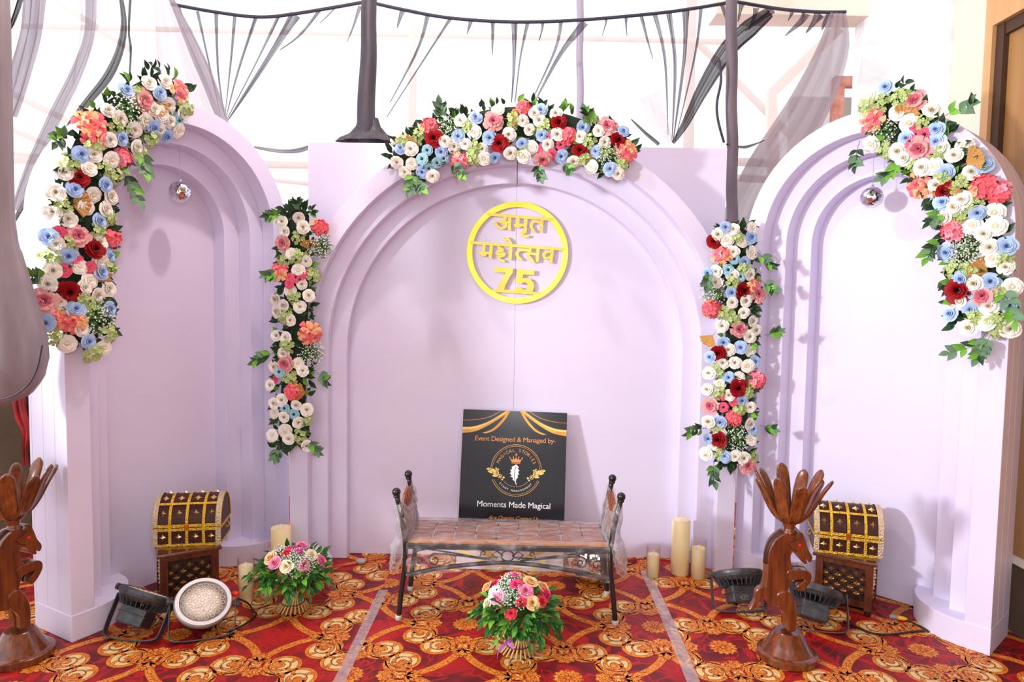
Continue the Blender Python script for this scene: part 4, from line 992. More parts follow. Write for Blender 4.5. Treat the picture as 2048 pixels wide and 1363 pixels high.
    for sx in (-1, 1):
        mb = MB(); mb.tube([(sx * (w2 + 0.006), -0.03, 0.075), (sx * (w2 + 0.014), -0.025, 0.06), (sx * (w2 + 0.014), 0.025, 0.06), (sx * (w2 + 0.006), 0.03, 0.075)], 0.003, 6); mb.build('ring_handle', M_BRASS, body, smooth=True)
def stool(x, y, yaw, label, top=0.295):
    E = empty('carved_stool', (x, y, 0), yaw); tag(E, label, 'stool', 'carved stools under the chests')
    a = 0.132; ft = 0.028
    mb = MB(); mb.box(-a - 0.014, a + 0.014, -a - 0.014, a + 0.014, top - 0.02, top); mb.build('top', M_RWOOD, E, bevel=0.006)
    for sx in (-1, 1):
        for sy in (-1, 1):
            mb = MB(); mb.box(*sorted((sx * (a - 0.036), sx * a)), *sorted((sy * (a - 0.036), sy * a)), ft, top - 0.02); mb.build('post', M_RWOOD, E, bevel=0.002)
            mb = MB(); mb.lathe([(0.006, 0), (0.015, 0.006), (0.017, 0.014), (0.012, 0.024), (0.014, 0.029)], 14, c=(sx * (a - 0.018), sy * (a - 0.018), 0)); mb.build('turned_foot', M_DWOOD, E, smooth=True)
    for s in range(4):
        M_ = Matrix.Rotation(s * PI / 2, 4, 'Z')
        mb = MB(); mb.box(-a + 0.036, a - 0.036, -a + 0.004, -a + 0.018, top - 0.045, top - 0.02, 0, M_); mb.build('rail', M_RWOOD, E); mb = MB(); mb.box(-a + 0.036, a - 0.036, -a + 0.004, -a + 0.018, ft + 0.012, ft + 0.045, 0, M_); mb.build('rail', M_RWOOD, E)
        mb = MB(); mb.box(-a + 0.036, a - 0.036, -a + 0.013, -a + 0.02, ft + 0.045, top - 0.045, 0, M_); pn = mb.build('pierced_panel', M_DWOOD, E)
        # lattice: diagonal rows of crosses, the shade of the openings painted near black, with brass studs between
        NX, NZ = 6, 6
        W_ = 2 * (a - 0.044); Hh = top - 0.045 - ft - 0.045 - 0.012; z0 = ft + 0.051
        mb = MB()
        for i in range(NX + 1):
            for j in range(NZ + 1):
                if (i + j) % 2: 
                    cx_, cz_ = -W_ / 2 + W_ * (i / NX), z0 + Hh * (j / NZ)
                    for ww, hh in ((0.0125, 0.005), (0.005, 0.0125)):
                        mb.box(cx_ - ww, cx_ + ww, -a + 0.0118, -a + 0.0135, cz_ - hh, cz_ + hh, 0, M_)
        mb.build('piercing_shade_cross', M_VOID, pn)
        if s in (0, 1, 3):
            for i in range(NX + 1):
                for j in range(NZ + 1):
                    if (i + j) % 2 == 0 and 0 < j < NZ:
                        cx_, cz_ = -W_ / 2 + W_ * (i / NX), z0 + Hh * (j / NZ)
                        o = obj('brass_stud', STUDS, pn, M_ @ Vector((cx_, -a + 0.0125, cz_)), (0, 0, s * PI / 2), 1.0)
stool(-1.652, -0.640, math.radians(31), 'carved wooden stool with brass studs in the left niche')
chest(-1.640, -0.598, 0.296, math.radians(10), 'domed brass bound chest on the left stool')
stool(1.742, -0.570, math.radians(-33), 'carved wooden stool with brass studs in the right niche', 0.282)
chest(1.727, -0.555, 0.283, math.radians(-15.6), 'domed brass bound chest on the right stool')

# ------------------------------------------------------------------ carved horse stands
M_HORSE = mat('sheesham_wood', S(134, 66, 26), 0.24, var=(3.5, S(72, 30, 14), 0.24, (14, 14, 2.2)), coat=0.6)
M_PETAL = mat('carved_petal_wood', S(142, 76, 34), 0.26, var=(6, S(78, 36, 18), 0.24, (10, 10, 2)), coat=0.5, rnd=0.15)
M_EYE = mat('red_eye', S(220, 20, 20), 0.2)
def carved(name, poly, t0, t1, parent, m, bev=0.012, it=2):
    """flat carving: smooth outline extruded and rounded at the edges"""
    p = chaikin(poly, it)
    bm = bmesh.new()
    vs = [bm.verts.new((x, t0, z)) for x, z in p]
    f = bm.faces.new(vs)
    r = bmesh.ops.extrude_face_region(bm, geom=[f])
    nv = [g for g in r['geom'] if isinstance(g, bmesh.types.BMVert)]
    for v in nv: v.co.y = t1
    bmesh.ops.recalc_face_normals(bm, faces=bm.faces)
    ed = [e for e in bm.edges if len(e.link_faces) == 2 and any(len(q.verts) > 4 for q in e.link_faces)]
    bmesh.ops.bevel(bm, geom=ed, offset=bev, segments=3, profile=0.5, affect='EDGES', clamp_overlap=True)
    bmesh.ops.triangulate(bm, faces=[q for q in bm.faces if len(q.verts) > 4])
    me = bpy.data.meshes.new(name); bm.to_mesh(me); bm.free(); me.materials.append(m)
    return obj(name, me, parent)
def horse(x, y, yaw, label):
    E = empty('horse_stand', (x, y, 0), yaw); tag(E, label, 'candle stand', 'carved wooden horse stands')
    k = 0.000675
    def q(pts): return [((a - 365) * k, (1300 - b_) * k) for a, b_ in pts]
    mb = MB(); mb.lathe([(0.118, 0.0), (0.126, 0.004), (0.126, 0.03), (0.118, 0.036), (0.106, 0.038), (0.088, 0.064), (0.060, 0.118), (0.054, 0.122), (0.0001, 0.122)], 32); mb.build('conical_base', M_HORSE, E, smooth=True).modifiers.new('e', 'EDGE_SPLIT')
    z0 = (1300 - 1115) * k
    carved('body', q([(330, 464), (280, 482), (232, 532), (208, 606), (208, 700), (208, 770), (200, 840), (188, 888), (212, 930), (262, 946), (306, 930), (326, 880), (338, 815), (352, 770), (366, 720), (350, 660), (342, 612), (352, 582), (375, 588), (395, 610), (408, 642), (445, 662), (447, 640), (436, 618), (466, 655), (484, 612), (452, 568), (438, 520), (424, 480), (404, 446), (386, 470), (350, 480)]), -0.038, 0.038, E, M_HORSE, 0.014)
    for s in (-1, 1):
        yo = 0.024 * s
        carved('foreleg', q([(320, 705), (370, 695), (440, 694), (474, 712), (480, 752), (462, 790), (428, 832), (402, 838), (388, 812), (400, 790), (432, 770), (440, 752), (380, 762), (325, 764)]), yo - 0.019, yo + 0.019, E, M_HORSE, 0.008)
        carved('hind_leg', q([(262, 850), (322, 826), (366, 880), (392, 945), (400, 1000), (398, 1060), (394, 1106), (336, 1106), (338, 1060), (334, 1010), (306, 968), (268, 930)]), yo - 0.020, yo + 0.020, E, M_HORSE, 0.008)
        mb = MB(); mb.sphere((q([(402, 538)])[0][0], s * 0.037, q([(402, 538)])[0][1]), 0.0085, 12, 8, sc=(1, 0.5, 0.75)); mb.build('eye', M_EYE, E, smooth=True)
        carved('ear', q([(386, 480), (402, 446), (418, 482), (404, 496)]), s * 0.018 - 0.008, s * 0.018 + 0.008, E, M_HORSE, 0.004, 1)
        # bridle groove
        mb = MB(); mb.tube([(a, s * 0.0385, b_) for a, b_ in q([(322, 530), (345, 560), (380, 575)])], 0.0022, 6); mb.tube([(a, s * 0.0385, b_) for a, b_ in q([(330, 520), (370, 505), (392, 490)])], 0.0022, 6); mb.build('carved_bridle', M_DWOOD, E)
    carved('tail', q([(204, 826), (164, 838), (142, 870), (146, 912), (124, 960), (102, 996), (136, 992), (170, 940), (186, 892), (204, 866)]), -0.016, 0.016, E, M_HORSE, 0.007)
    mb = MB(); mb.tube([(a, 0, b_) for a, b_ in chaikin(q([(352, 468), (290, 480), (238, 532), (212, 608), (208, 680)]), 2, False)], 0.012, 8, flat=1.6); mb.build('mane', M_DWOOD, E, smooth=True)
    zc = (1300 - 480) * k; xc = (346 - 365) * k
    mb = MB(); mb.lathe([(0.026, -0.012), (0.030, 0.0), (0.030, 0.012), (0.022, 0.018), (0.024, 0.032), (0.030, 0.045), (0.031, 0.058), (0.024, 0.064)], 20, c=(xc, 0, zc)); mb.build('turned_collar', M_HORSE, E, smooth=True)
    # petals: two rings of carved leaves opening like a tulip
    def petal(w_, reach, hgt):
        mb = MB(); n, c = 20, 6; g = []
        for i in range(n + 1):
            t = i / n
            r = 0.012 + reach * (0.74 * math.sin(t * PI * 0.5) ** 0.75 * (1 - 0.34 * t) + 0.46 * t ** 3.5)
            z = hgt * (t ** 1.15)
            wd = w_ * (0.50 + 0.50 * math.sin(PI * min(1, t * 0.72 + 0.06))) * (1 if t < 0.84 else math.sqrt(max(0.03, 1 - ((t - 0.84) / 0.163) ** 2)))
            g.append([(r + 0.25 * wd * (abs(s) ** 2), s * wd, z + 0.1 * wd * abs(s)) for s in [(j / c - 0.5) * 2 for j in range(c + 1)]])
        mb.grid(g); return mb.mesh('petal', M_PETAL, True)
    pm = petal(0.028, 0.156, 0.200); pm2 = petal(0.029, 0.142, 0.222)
    for i in range(10):
        a = 2 * PI * i / 10 + 0.28
        o = obj('petal', pm if i % 2 else pm2, E, (xc, 0, zc + 0.052), (0, 0, a)); so = o.modifiers.new('t', 'SOLIDIFY'); so.thickness = 0.010
    return E
horse(1.212, -1.13, math.radians(-4), 'carved wooden horse stand with red eyes in front of the right stool')
horse(-2.085, -1.225, math.radians(68), 'dark carved wooden horse stand cut off by the left edge')

# ------------------------------------------------------------------ floodlights on the carpet
M_CAST = mat('charcoal_cast_metal', S(84, 84, 88), 0.42, 0.3, var=(30, S(54, 54, 58), 0.2))
M_LENS = mat('led_lens', S(206, 190, 172), 0.25, var=(22, S(232, 222, 210), 0.2), bump=(40, 0.3))
M_LENSR = mat('led_lens_ring', S(224, 212, 190), 0.2)
M_GREY = mat('grey_rim', S(150, 148, 148), 0.35, 0.4)
M_CABLE = mat('black_cable', S(32, 32, 34), 0.5)
def floodlight(loc, aim, yaw, tilt, label, rim=M_CAST, bracket_ang=0.9, mark=False, roll=0.0):
    """local: lamp axis +z is the beam; fins and driver box behind"""
    E = empty('floodlight', (loc[0], loc[1], 0), yaw); tag(E, label, 'floodlight', 'round LED floodlights lying on the carpet')
    H = loc[2]
    M_ = Matrix.Translation((0, 0, H)) @ Matrix.Rotation(roll, 4, 'Y') @ Matrix.Rotation(tilt, 4, 'X')
    def part(mb, name, m, par=E, smooth=False, bevel=0):
        mb.v = [tuple(M_ @ Vector(v)) for v in mb.v]; return mb.build(name, m, par, smooth=smooth, bevel=bevel)
    R_ = 0.124
    mb = MB(); mb.lathe([(0.03, -0.034), (0.10, -0.030), (R_ - 0.004, -0.012), (R_, 0.0), (R_, 0.012), (R_ - 0.005, 0.018), (R_ - 0.022, 0.018), (R_ - 0.028, 0.010), (0.0001, 0.010)], 48)
    hd = part(mb, 'lamp_head', rim, smooth=False)
    mb = MB(); mb.lathe([(R_ - 0.029, 0.0105), (0.06, 0.0135), (0.0001, 0.0145)], 40); ln = part(mb, 'lens', M_LENS, hd, True)
    mb = MB()
    for rr, nn in ((0.082, 20), (0.058, 14), (0.034, 8), (0.010, 3)):
        for i in range(nn):
            a = 2 * PI * i / nn; cx_, cy_ = rr * math.cos(a), rr * math.sin(a)
            mb.tube([(cx_ + 0.009 * math.cos(2 * PI * j / 10), cy_ + 0.009 * math.sin(2 * PI * j / 10), 0.0145) for j in range(11)], 0.0016, 4, cap=False)
    part(mb, 'led_ring', M_LENSR, ln)
    for i in range(28):
        a = 2 * PI * i / 28
        mb = MB(); mb.box(0.045, R_ - 0.008, -0.0022, 0.0022, -0.056, -0.018, 0, Matrix.Rotation(a, 4, 'Z')); 
        # slope the fin's outer corner
        mb.v = [(v[0], v[1], v[2]) if not (v[2] < -0.05 and math.hypot(v[0], v[1]) > 0.09) else (v[0] * 0.82, v[1] * 0.82, v[2]) for v in [tuple(u) for u in mb.v]]
        part(mb, 'cooling_fin', M_CAST, hd)
    mb = MB(); mb.box(-0.062, 0.062, -0.054, 0.054, -0.132, -0.05); bx = part(mb, 'driver_box', M_CAST, hd, bevel=0.008)
    mb = MB(); mb.box(-0.067, 0.067, -0.058, 0.058, -0.090, -0.082); part(mb, 'box_flange', M_CAST, bx, bevel=0.002)
    if mark:
        mb = MB(); mb.tube([(0.022 * math.cos(a), -0.0552, -0.112 + 0.010 * math.sin(a)) for a in [PI * 0.15 + 1.75 * PI * i / 20 for i in range(21)]], 0.0012, 4); mb.tube([(-0.006, -0.0552, -0.116), (0.0, -0.0552, -0.106), (0.006, -0.0552, -0.116), (0.012, -0.0552, -0.106)], 0.0012, 4)
        part(mb, 'maker_mark', M_GREY, bx)
    # U bracket pivoting at the rim
    B_ = Matrix.Translation((0, 0, H)) @ Matrix.Rotation(bracket_ang, 4, 'X')
    L_ = math.sqrt(max(0.02, H * H)) ; ln_ = (H - 0.004) / max(0.2, math.cos(bracket_ang))
    mb = MB(); hw = R_ + 0.014
    path = chaikin([(-hw, 0), (-hw, -ln_ * 0.75), (-hw + 0.012, -ln_), (hw - 0.012, -ln_), (hw, -ln_ * 0.75), (hw, 0)], 2, False)
    L, Rr = stroke(path, 0.005)
    for a, b_, c_, d in zip(L[:-1], L[1:], Rr[1:], Rr[:-1]):
        mb.add([(p[0], y_, p[1]) for y_ in (-0.014, 0.014) for p in (a, b_, c_, d)], [(0, 1, 2, 3), (7, 6, 5, 4), (0, 4, 5, 1), (1, 5, 6, 2), (2, 6, 7, 3), (3, 7, 4, 0)])
    mb.v = [tuple(B_ @ Vector(v)) for v in mb.v]; br = mb.build('bracket', M_CAST, E)
    for sx in (-1, 1):
        mb = MB(); mb.tube([(sx * (R_ - 0.004), 0, 0), (sx * (hw + 0.012), 0, 0)], 0.009, 8); mb.tube([(sx * (hw + 0.004), 0, 0), (sx * (hw + 0.016), 0, 0)], 0.015, 8)
        part(mb, 'pivot_knob', M_CAST, br)
    return E
floodlight((-1.685, -0.965, 0.158), None, math.radians(-8), math.radians(-30), 'charcoal floodlight turned away, leaning by the foot of the left niche', bracket_ang=math.radians(-38), roll=math.radians(13))
floodlight((-1.415, -0.985, 0.135), None, math.radians(20), math.radians(35), 'round floodlight with its pale lens facing up, before the left stool', M_GREY, bracket_ang=math.radians(-34), roll=math.radians(10))
floodlight((1.145, -0.66, 0.172), None, math.radians(4), math.radians(-30), 'charcoal floodlight turned away, left of the right horse stand', bracket_ang=math.radians(-16), mark=True)
floodlight((1.470, -0.815, 0.160), None, math.radians(-14), math.radians(-29), 'charcoal floodlight turned away, right of the right horse stand', bracket_ang=math.radians(-30), roll=math.radians(13))

# ------------------------------------------------------------------ mirror balls
M_MIR = mat('mirror_tile', (0.92, 0.92, 0.94), 0.04, 1.0)
M_GROUT = mat('mirror_ball_core', S(150, 140, 150), 0.6)
def mirror_ball(c, R_, rows, label, string=None, name='mirror_ball'):
    E = empty(name, c); tag(E, label, 'mirror ball', 'mirror balls')
    mb = MB(); mb.sphere((0, 0, 0), R_ * 0.975, 32, 20); mb.build('core', M_GROUT, E, smooth=True)
    mb = MB(); rn = random.Random(rows)
    for i in range(rows):
        t = PI * (i + 0.5) / rows; n = max(4, int(2 * rows * math.sin(t)))
        dt = PI / rows * 0.46
        for j in range(n):
            a = 2 * PI * (j + 0.5 * (i % 2)) / n; da = 2 * PI / n * 0.46
            nrm = Vector((math.sin(t) * math.cos(a), math.sin(t) * math.sin(a), math.cos(t)))
            nrm2 = (nrm + Vector((rn.uniform(-.05, .05), rn.uniform(-.05, .05), rn.uniform(-.05, .05)))).normalized()
            u = nrm2.cross(Vector((0, 0, 1)));
            if u.length < 1e-3: u = Vector((1, 0, 0))
            u.normalize(); v = u.cross(nrm2)
            p = nrm * R_; hu = R_ * math.sin(t) * da; hv = R_ * dt
            mb.add([p - u * hu - v * hv, p + u * hu - v * hv, p + u * hu + v * hv, p - u * hu + v * hv], [(0, 1, 2, 3)])
    mb.build('mirror_tiles', M_MIR, E)['kind'] = 'stuff'
    if string:
        mb = MB(); mb.tube([(0, 0, R_ * 0.9), (0, 0, R_ + 0.012)], [0.012, 0.004], 8); mb.build('cap', M_MIR, E, smooth=True)
        mb = MB(); mb.tube([(0, 0, R_), (0, 0, R_ + string)], 0.0012, 5); mb.build('string', mat('clear_string', S(190, 170, 186), 0.5), E)
    return E
def onp(O, yaw, u, d, z): return (O[0] + u * math.cos(yaw) + d * math.sin(yaw), O[1] + u * math.sin(yaw) - d * math.cos(yaw), z)
mirror_ball(onp(LO, LY, 0.012, 0.175, 2.072), 0.054, 20, 'small mirror ball hanging on a string in the left niche', 0.18)
mirror_ball(onp(RO, RY, -0.004, 0.175, 2.087), 0.053, 20, 'small mirror ball hanging on a string in the right niche', 0.165)
mirror_ball((0.455, -0.352, 0.148), 0.148, 34, 'large mirror ball on the carpet behind the bench')
mirror_ball((-1.075, -0.44, 0.108), 0.108, 30, 'mirror ball on the carpet behind the left bouquet')

# ------------------------------------------------------------------ tape, cables, small bits
M_TAPE = clear('clear_tape', 0.6, 0.3, (0.99, 0.96, 0.97), ((30, 30, 30), 0.5, 0.12), 0.26, 0.75)
def tape(p0, p1, wd, label, bend=0.0):
    mb = MB(); n = 20; P = []
    for i in range(n + 1):
        t = i / n; x = p0[0] + (p1[0] - p0[0]) * t + bend * math.sin(PI * t); y_ = p0[1] + (p1[1] - p0[1]) * t
        P.append([(x - wd / 2, y_, 0.0032), (x + wd / 2, y_, 0.0032)])
    mb.grid(P); o = mb.build('packing_tape', M_TAPE); s_ = o.modifiers.new('t', 'SOLIDIFY'); s_.thickness = 0.0006; s_.offset = 1
    tag(o, label, 'tape', 'clear tape over the carpet seams')
tape((-0.675, -0.515), (-0.70, -1.9), 0.05, 'clear tape strip on the carpet left of the bench')
tape((0.768, -0.21), (0.722, -1.9), 0.055, 'clear tape strip on the carpet right of the bench', 0.01)
def cable(pts, r, m, label, cat='cable', name='cable'):
    mb = MB(); mb.tube([tuple(p) for p in spline([(x, y_, (z if len(pp) > 2 else r + 0.0022)) for pp in pts for x, y_, z in [(pp + (0,))[:3]]], 60)], r, 6); tag(mb.build(name, m, smooth=True), label, cat)
cable([(1.62, -0.80), (1.66, -0.86), (1.70, -0.915), (1.78, -0.925), (1.88, -0.90), (1.965, -0.885)], 0.0045, M_CABLE, 'black cable curling from the floodlight to the right niche')
cable([(1.93, -0.778, 0.0085), (1.955, -0.80), (1.975, -0.85), (1.98, -0.89)], 0.004, M_CABLE, 'short black lead behind the yellow plug')
E = empty('cable_connector', (1.905, -0.763, 0.0)); tag(E, 'yellow and grey cable connector on the carpet by the right niche', 'connector'); E.rotation_euler = (0, 0, -0.42)
mb = MB(); mb.tube([(-0.036, 0, 0.012), (-0.03, 0, 0.012), (0.0, 0, 0.012)], [0.006, 0.0095, 0.0095], 12); mb.build('grey_half', mat('grey_plastic', S(150, 160, 172), 0.4), E, smooth=True)
mb = MB(); mb.tube([(0.0, 0, 0.012), (0.028, 0, 0.012), (0.042, 0, 0.011)], [0.011, 0.010, 0.006], 12); mb.build('yellow_half', mat('yellow_plastic', S(246, 190, 10), 0.4), E, smooth=True)
cable([(1.868, -0.752, 0.010), (1.85, -0.70), (1.86, -0.63), (1.89, -0.57)], 0.0018, mat('copper_wire', S(170, 110, 70), 0.5), 'thin copper wire behind the yellow plug', 'wire', 'bare_wire')
cable([(-1.32, -0.83, 0.09), (-1.28, -0.80, 0.05), (-1.26, -0.79), (-1.235, -0.82), (-1.25, -0.92), (-1.30, -1.0)], 0.0045, M_CABLE, 'black cable looping beside the lens up floodlight')
mb = MB(); mb.sphere((-1.315, -0.875, 0.132), 0.016, 10, 8, sc=(1.4, 1, 0.8)); tag(mb.build('wire_nut', mat('red_plastic', S(232, 50, 30), 0.35), smooth=True), 'red plastic clip at the rim of the lens up floodlight', 'clip')
mb = MB(); mb.sphere((0, 0, 0), 0.026, 16, 10, sc=(1.1, 0.8, 0.62)); mb.tube([(-0.008, -0.019, 0.006), (-0.008, -0.024, 0.006)], 0.003, 6); mb.tube([(0.008, -0.019, 0.006), (0.008, -0.024, 0.006)], 0.003, 6)
o = mb.build('lamp_socket', mat('grey_socket', S(186, 186, 192), 0.4), smooth=True); o.location = (-0.872, -0.165, 0.018); tag(o, 'small grey plastic socket on the carpet left of the bench', 'socket')
cable([(-1.20, -0.255), (-1.05, -0.235), (-0.92, -0.185), (-0.80, -0.11), (-0.70, -0.09), (-0.55, -0.13)], 0.003, mat('red_cord', S(196, 40, 16), 0.6), 'thin red wire on the carpet behind the left bouquet', 'wire', 'red_wire')
cable([(0.62, -0.10), (0.72, -0.05), (0.85, -0.03), (0.93, -0.05)], 0.003, mat('red_cord', S(196, 30, 16), 0.6), 'thin red wire on the carpet at the foot of the backdrop', 'wire', 'red_wire')
cable([(0.60, -0.16, 0.012), (0.64, -0.14, 0.01), (0.70, -0.12), (0.74, -0.06)], 0.0035, M_CABLE, 'short dark lead beside the large mirror ball')
mb = MB(); mb.box(1.2655, 1.29, -0.05, -0.04, 0.0, 0.95); tag(mb.build('red_batten', mat('red_cloth', S(226, 60, 70), 0.7)), 'red strip showing in the gap beside the right niche', 'strip')
# ------------------------------------------------------------------ flowers
def pm(name, c, c2=None, rough=0.55, rnd=0.06):
    return mat(name, c, rough, var=(40, c2 or c, 0.3), rnd=rnd, spec=0.25)
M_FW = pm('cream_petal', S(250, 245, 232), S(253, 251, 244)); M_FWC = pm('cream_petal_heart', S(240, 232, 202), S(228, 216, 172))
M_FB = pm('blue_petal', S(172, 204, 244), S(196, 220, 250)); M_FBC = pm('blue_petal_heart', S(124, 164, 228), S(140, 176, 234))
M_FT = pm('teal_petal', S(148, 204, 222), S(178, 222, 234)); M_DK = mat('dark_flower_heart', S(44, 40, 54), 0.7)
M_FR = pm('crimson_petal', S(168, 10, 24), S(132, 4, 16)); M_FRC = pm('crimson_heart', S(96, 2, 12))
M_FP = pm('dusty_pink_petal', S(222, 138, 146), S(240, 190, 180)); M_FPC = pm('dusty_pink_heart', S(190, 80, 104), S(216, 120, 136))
M_FK = pm('hot_pink_petal', S(238, 82, 116), S(246, 110, 138))
M_FH = pm('coral_petal', S(246, 92, 106), S(250, 130, 140)); M_FH2 = pm('peach_petal', S(250, 176, 118), S(252, 198, 150)); M_FHP = pm('rose_pink_petal', S(250, 146, 172), S(250, 176, 194))
M_GC = pm('green_white_bell', S(158, 190, 96), S(200, 216, 150)); M_GC2 = pm('green_bell_rim', S(226, 232, 206))
M_FAN = mat('dried_palm', S(206, 158, 90), 0.7, var=(50, S(176, 124, 60), 0.25))
M_BB = mat('white_bud', S(250, 250, 244), 0.6); M_BST = mat('green_stem', S(88, 138, 70), 0.6)
M_LD = pm('dark_leaf', S(36, 62, 38), S(52, 84, 50), 0.42, 0.25); M_LG = pm('fresh_leaf', S(98, 158, 46), S(126, 188, 74), 0.45, 0.15); M_LE = pm('eucalyptus_leaf', S(92, 128, 96), S(112, 146, 112), 0.5, 0.2)
M_LB = pm('bouquet_leaf', S(38, 86, 30), S(58, 112, 42), 0.4, 0.3); M_TWIG = mat('brown_twig', S(104, 84, 66), 0.7)
M_FOAM2 = mat('dark_green_foam', S(30, 48, 32), 0.9)

def petal_grid(mb, ang, half, r0, r1, z0, z1, curl, mi, n=4, c=4, ruff=0.0, rn=None):
    """one cupped petal: from (r0,z0) rising to (r1,z1), rim curling outward"""
    g = []
    for i in range(n + 1):
        t = i / n
        row = []
        for j in range(c + 1):
            s = (j / c - 0.5) * 2
            wd = half * (0.55 + 0.45 * math.sin(PI * (0.15 + 0.7 * t)))
            a = ang + s * wd
            r = r0 + (r1 - r0) * (t ** 1.4) + curl * max(0, t - 0.65) * 1.6 - 0.05 * r1 * abs(s) * t
            z = z0 + (z1 - z0) * math.sin(t * PI * 0.5) - curl * max(0, t - 0.7) * 1.2 - 0.10 * (s * s) * t * (z1 - z0)
            if rn and t > 0.5: r += rn.uniform(-ruff, ruff); z += rn.uniform(-ruff, ruff)
            row.append((r * math.cos(a), r * math.sin(a), z))
        g.append(row)
    mb.grid(g, mi)
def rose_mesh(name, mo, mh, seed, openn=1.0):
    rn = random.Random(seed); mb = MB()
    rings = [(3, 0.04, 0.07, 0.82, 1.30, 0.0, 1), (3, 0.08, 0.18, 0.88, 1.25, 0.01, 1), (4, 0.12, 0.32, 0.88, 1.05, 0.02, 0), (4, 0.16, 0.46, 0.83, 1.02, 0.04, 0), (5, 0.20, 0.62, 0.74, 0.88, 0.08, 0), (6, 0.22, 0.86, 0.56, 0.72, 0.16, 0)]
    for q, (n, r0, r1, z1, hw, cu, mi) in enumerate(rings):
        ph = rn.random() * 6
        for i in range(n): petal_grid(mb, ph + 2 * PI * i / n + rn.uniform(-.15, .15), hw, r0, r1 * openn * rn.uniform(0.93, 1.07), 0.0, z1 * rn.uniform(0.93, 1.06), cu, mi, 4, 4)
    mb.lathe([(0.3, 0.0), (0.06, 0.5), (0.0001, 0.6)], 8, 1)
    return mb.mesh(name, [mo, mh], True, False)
def ranun_mesh(name, mo, seed, mh=None):
    rn = random.Random(seed); mb = MB()
    for n, r0, r1, z1, hw, cu in ((5, 0.16, 0.36, 0.62, 0.80, 0.08), (6, 0.12, 0.62, 0.56, 0.66, 0.14), (7, 0.1, 0.90, 0.40, 0.56, 0.18)):
        ph = rn.random() * 6
        for i in range(n): petal_grid(mb, ph + 2 * PI * i / n, hw, r0, r1, 0, z1, cu, 0, 4, 3)
    mb.lathe([(0.26, 0.0), (0.22, 0.48), (0.12, 0.58), (0.0001, 0.60)], 10, 1)
    return mb.mesh(name, [mo, mh or M_DK], True, False)
def peony_mesh(name, m1, m2, seed):
    rn = random.Random(seed); mb = MB()
    for n, r0, r1, z1, hw, cu, mi in ((5, 0.03, 0.22, 0.80, 0.9, 0.05, 1), (7, 0.05, 0.42, 0.82, 0.7, 0.1, 1), (8, 0.06, 0.64, 0.72, 0.55, 0.14, 0), (8, 0.08, 0.92, 0.48, 0.5, 0.2, 0)):
        ph = rn.random() * 6
        for i in range(n): petal_grid(mb, ph + 2 * PI * i / n + rn.uniform(-.15, .15), hw, r0, r1 * rn.uniform(.88, 1.1), 0, z1 * rn.uniform(.9, 1.1), cu, mi, 4, 4, 0.035, rn)
    return mb.mesh(name, [m1, m2], True, False)
def orient(d):
    d = Vector(d).normalized(); return d.to_track_quat('Z', 'Y').to_matrix()
def hydra_mesh(name, ms, seed, nfl=22):
    rn = random.Random(seed); mb = MB()
    for k in range(nfl):
        z = 1 - 1.15 * (k + 0.5) / nfl; a = k * 2.39996
        r = math.sqrt(max(0, 1 - z * z)); d = Vector((r * math.cos(a), r * math.sin(a), z * 0.85 + 0.1)); M_ = orient(d + Vector((rn.uniform(-.25, .25), rn.uniform(-.25, .25), rn.uniform(-.1, .25))))
        c0 = d * rn.uniform(0.62, 0.82); mi = rn.choice(range(len(ms))) if rn.random() < 0.8 else 0
        ph = rn.random() * 3; s = rn.uniform(0.34, 0.44)
        for i in range(4):
            an = ph + PI / 2 * i; g = []
            for t in (0.0, 0.5, 1.0):
                row = []
                for w_ in (-1, 0, 1):
                    wd = (0.12, 0.52, 0.36)[int(t * 2)]
                    p = Vector((t * math.cos(an) - w_ * wd * math.sin(an), t * math.sin(an) + w_ * wd * math.cos(an), 0.14 * t + 0.10 * abs(w_) * t)) * s
                    row.append(c0 + M_ @ p)
                g.append(row)
            mb.grid(g, mi)
    mb.sphere((0, 0, 0.1), 0.5, 10, 6, 0)
    return mb.mesh(name, ms, True, False)
def lily_mesh(name, ms, seed):
    """big loose frilled blossoms, coral going to peach"""
    rn = random.Random(seed); mb = MB()
    for k in range(6):
        an = k * 2 * PI / 5; c0 = (0.55 * math.cos(an) if k < 5 else 0, 0.55 * math.sin(an) if k < 5 else 0, 0.22 if k < 5 else 0.42); s = rn.uniform(0.48, 0.6)
        ph = rn.random() * 6; sub = MB(); mi = rn.choice(range(len(ms)))
        for i in range(5): petal_grid(sub, ph + 2 * PI * i / 5, 0.62, 0.05, 0.95 * rn.uniform(.8, 1.15), 0, 0.6, 0.3, mi if rn.random() < 0.6 else rn.choice(range(len(ms))), 4, 4, 0.07, rn)
        M_ = orient((c0[0] * 0.8, c0[1] * 0.8, 0.8))
        mb.add([Vector(c0) + M_ @ (Vector(v) * s) for v in sub.v], sub.f); mb.m[-len(sub.m):] = sub.m
    return mb.mesh(name, ms, True, False)
def bells_mesh(name, seed):
    rn = random.Random(seed); mb = MB()
    for k in range(9):
        a = k * 2.4; r = 0.28 * math.sqrt(k); d = Vector((r * math.cos(a), r * math.sin(a), 0.55 - 0.10 * k * 0.5 + rn.uniform(-.1, .15)))
        M_ = orient((d.x + rn.uniform(-.3, .3), d.y + rn.uniform(-.3, .3), 0.8)); s = rn.uniform(0.26, 0.36)
        sub = MB(); ph = rn.random() * 3
        for i in range(4): petal_grid(sub, ph + PI / 2 * i, 0.78, 0.12, 1.1, -0.2, 0.7, 0.22, 0, 3, 2)
        sub.sphere((0, 0, 0.18), 0.32, 6, 4, 1)
        mb.add([d + M_ @ (Vector(v) * s) for v in sub.v], sub.f); mb.m[-len(sub.m):] = sub.m
    return mb.mesh(name, [M_GC, M_GC2], True, False)
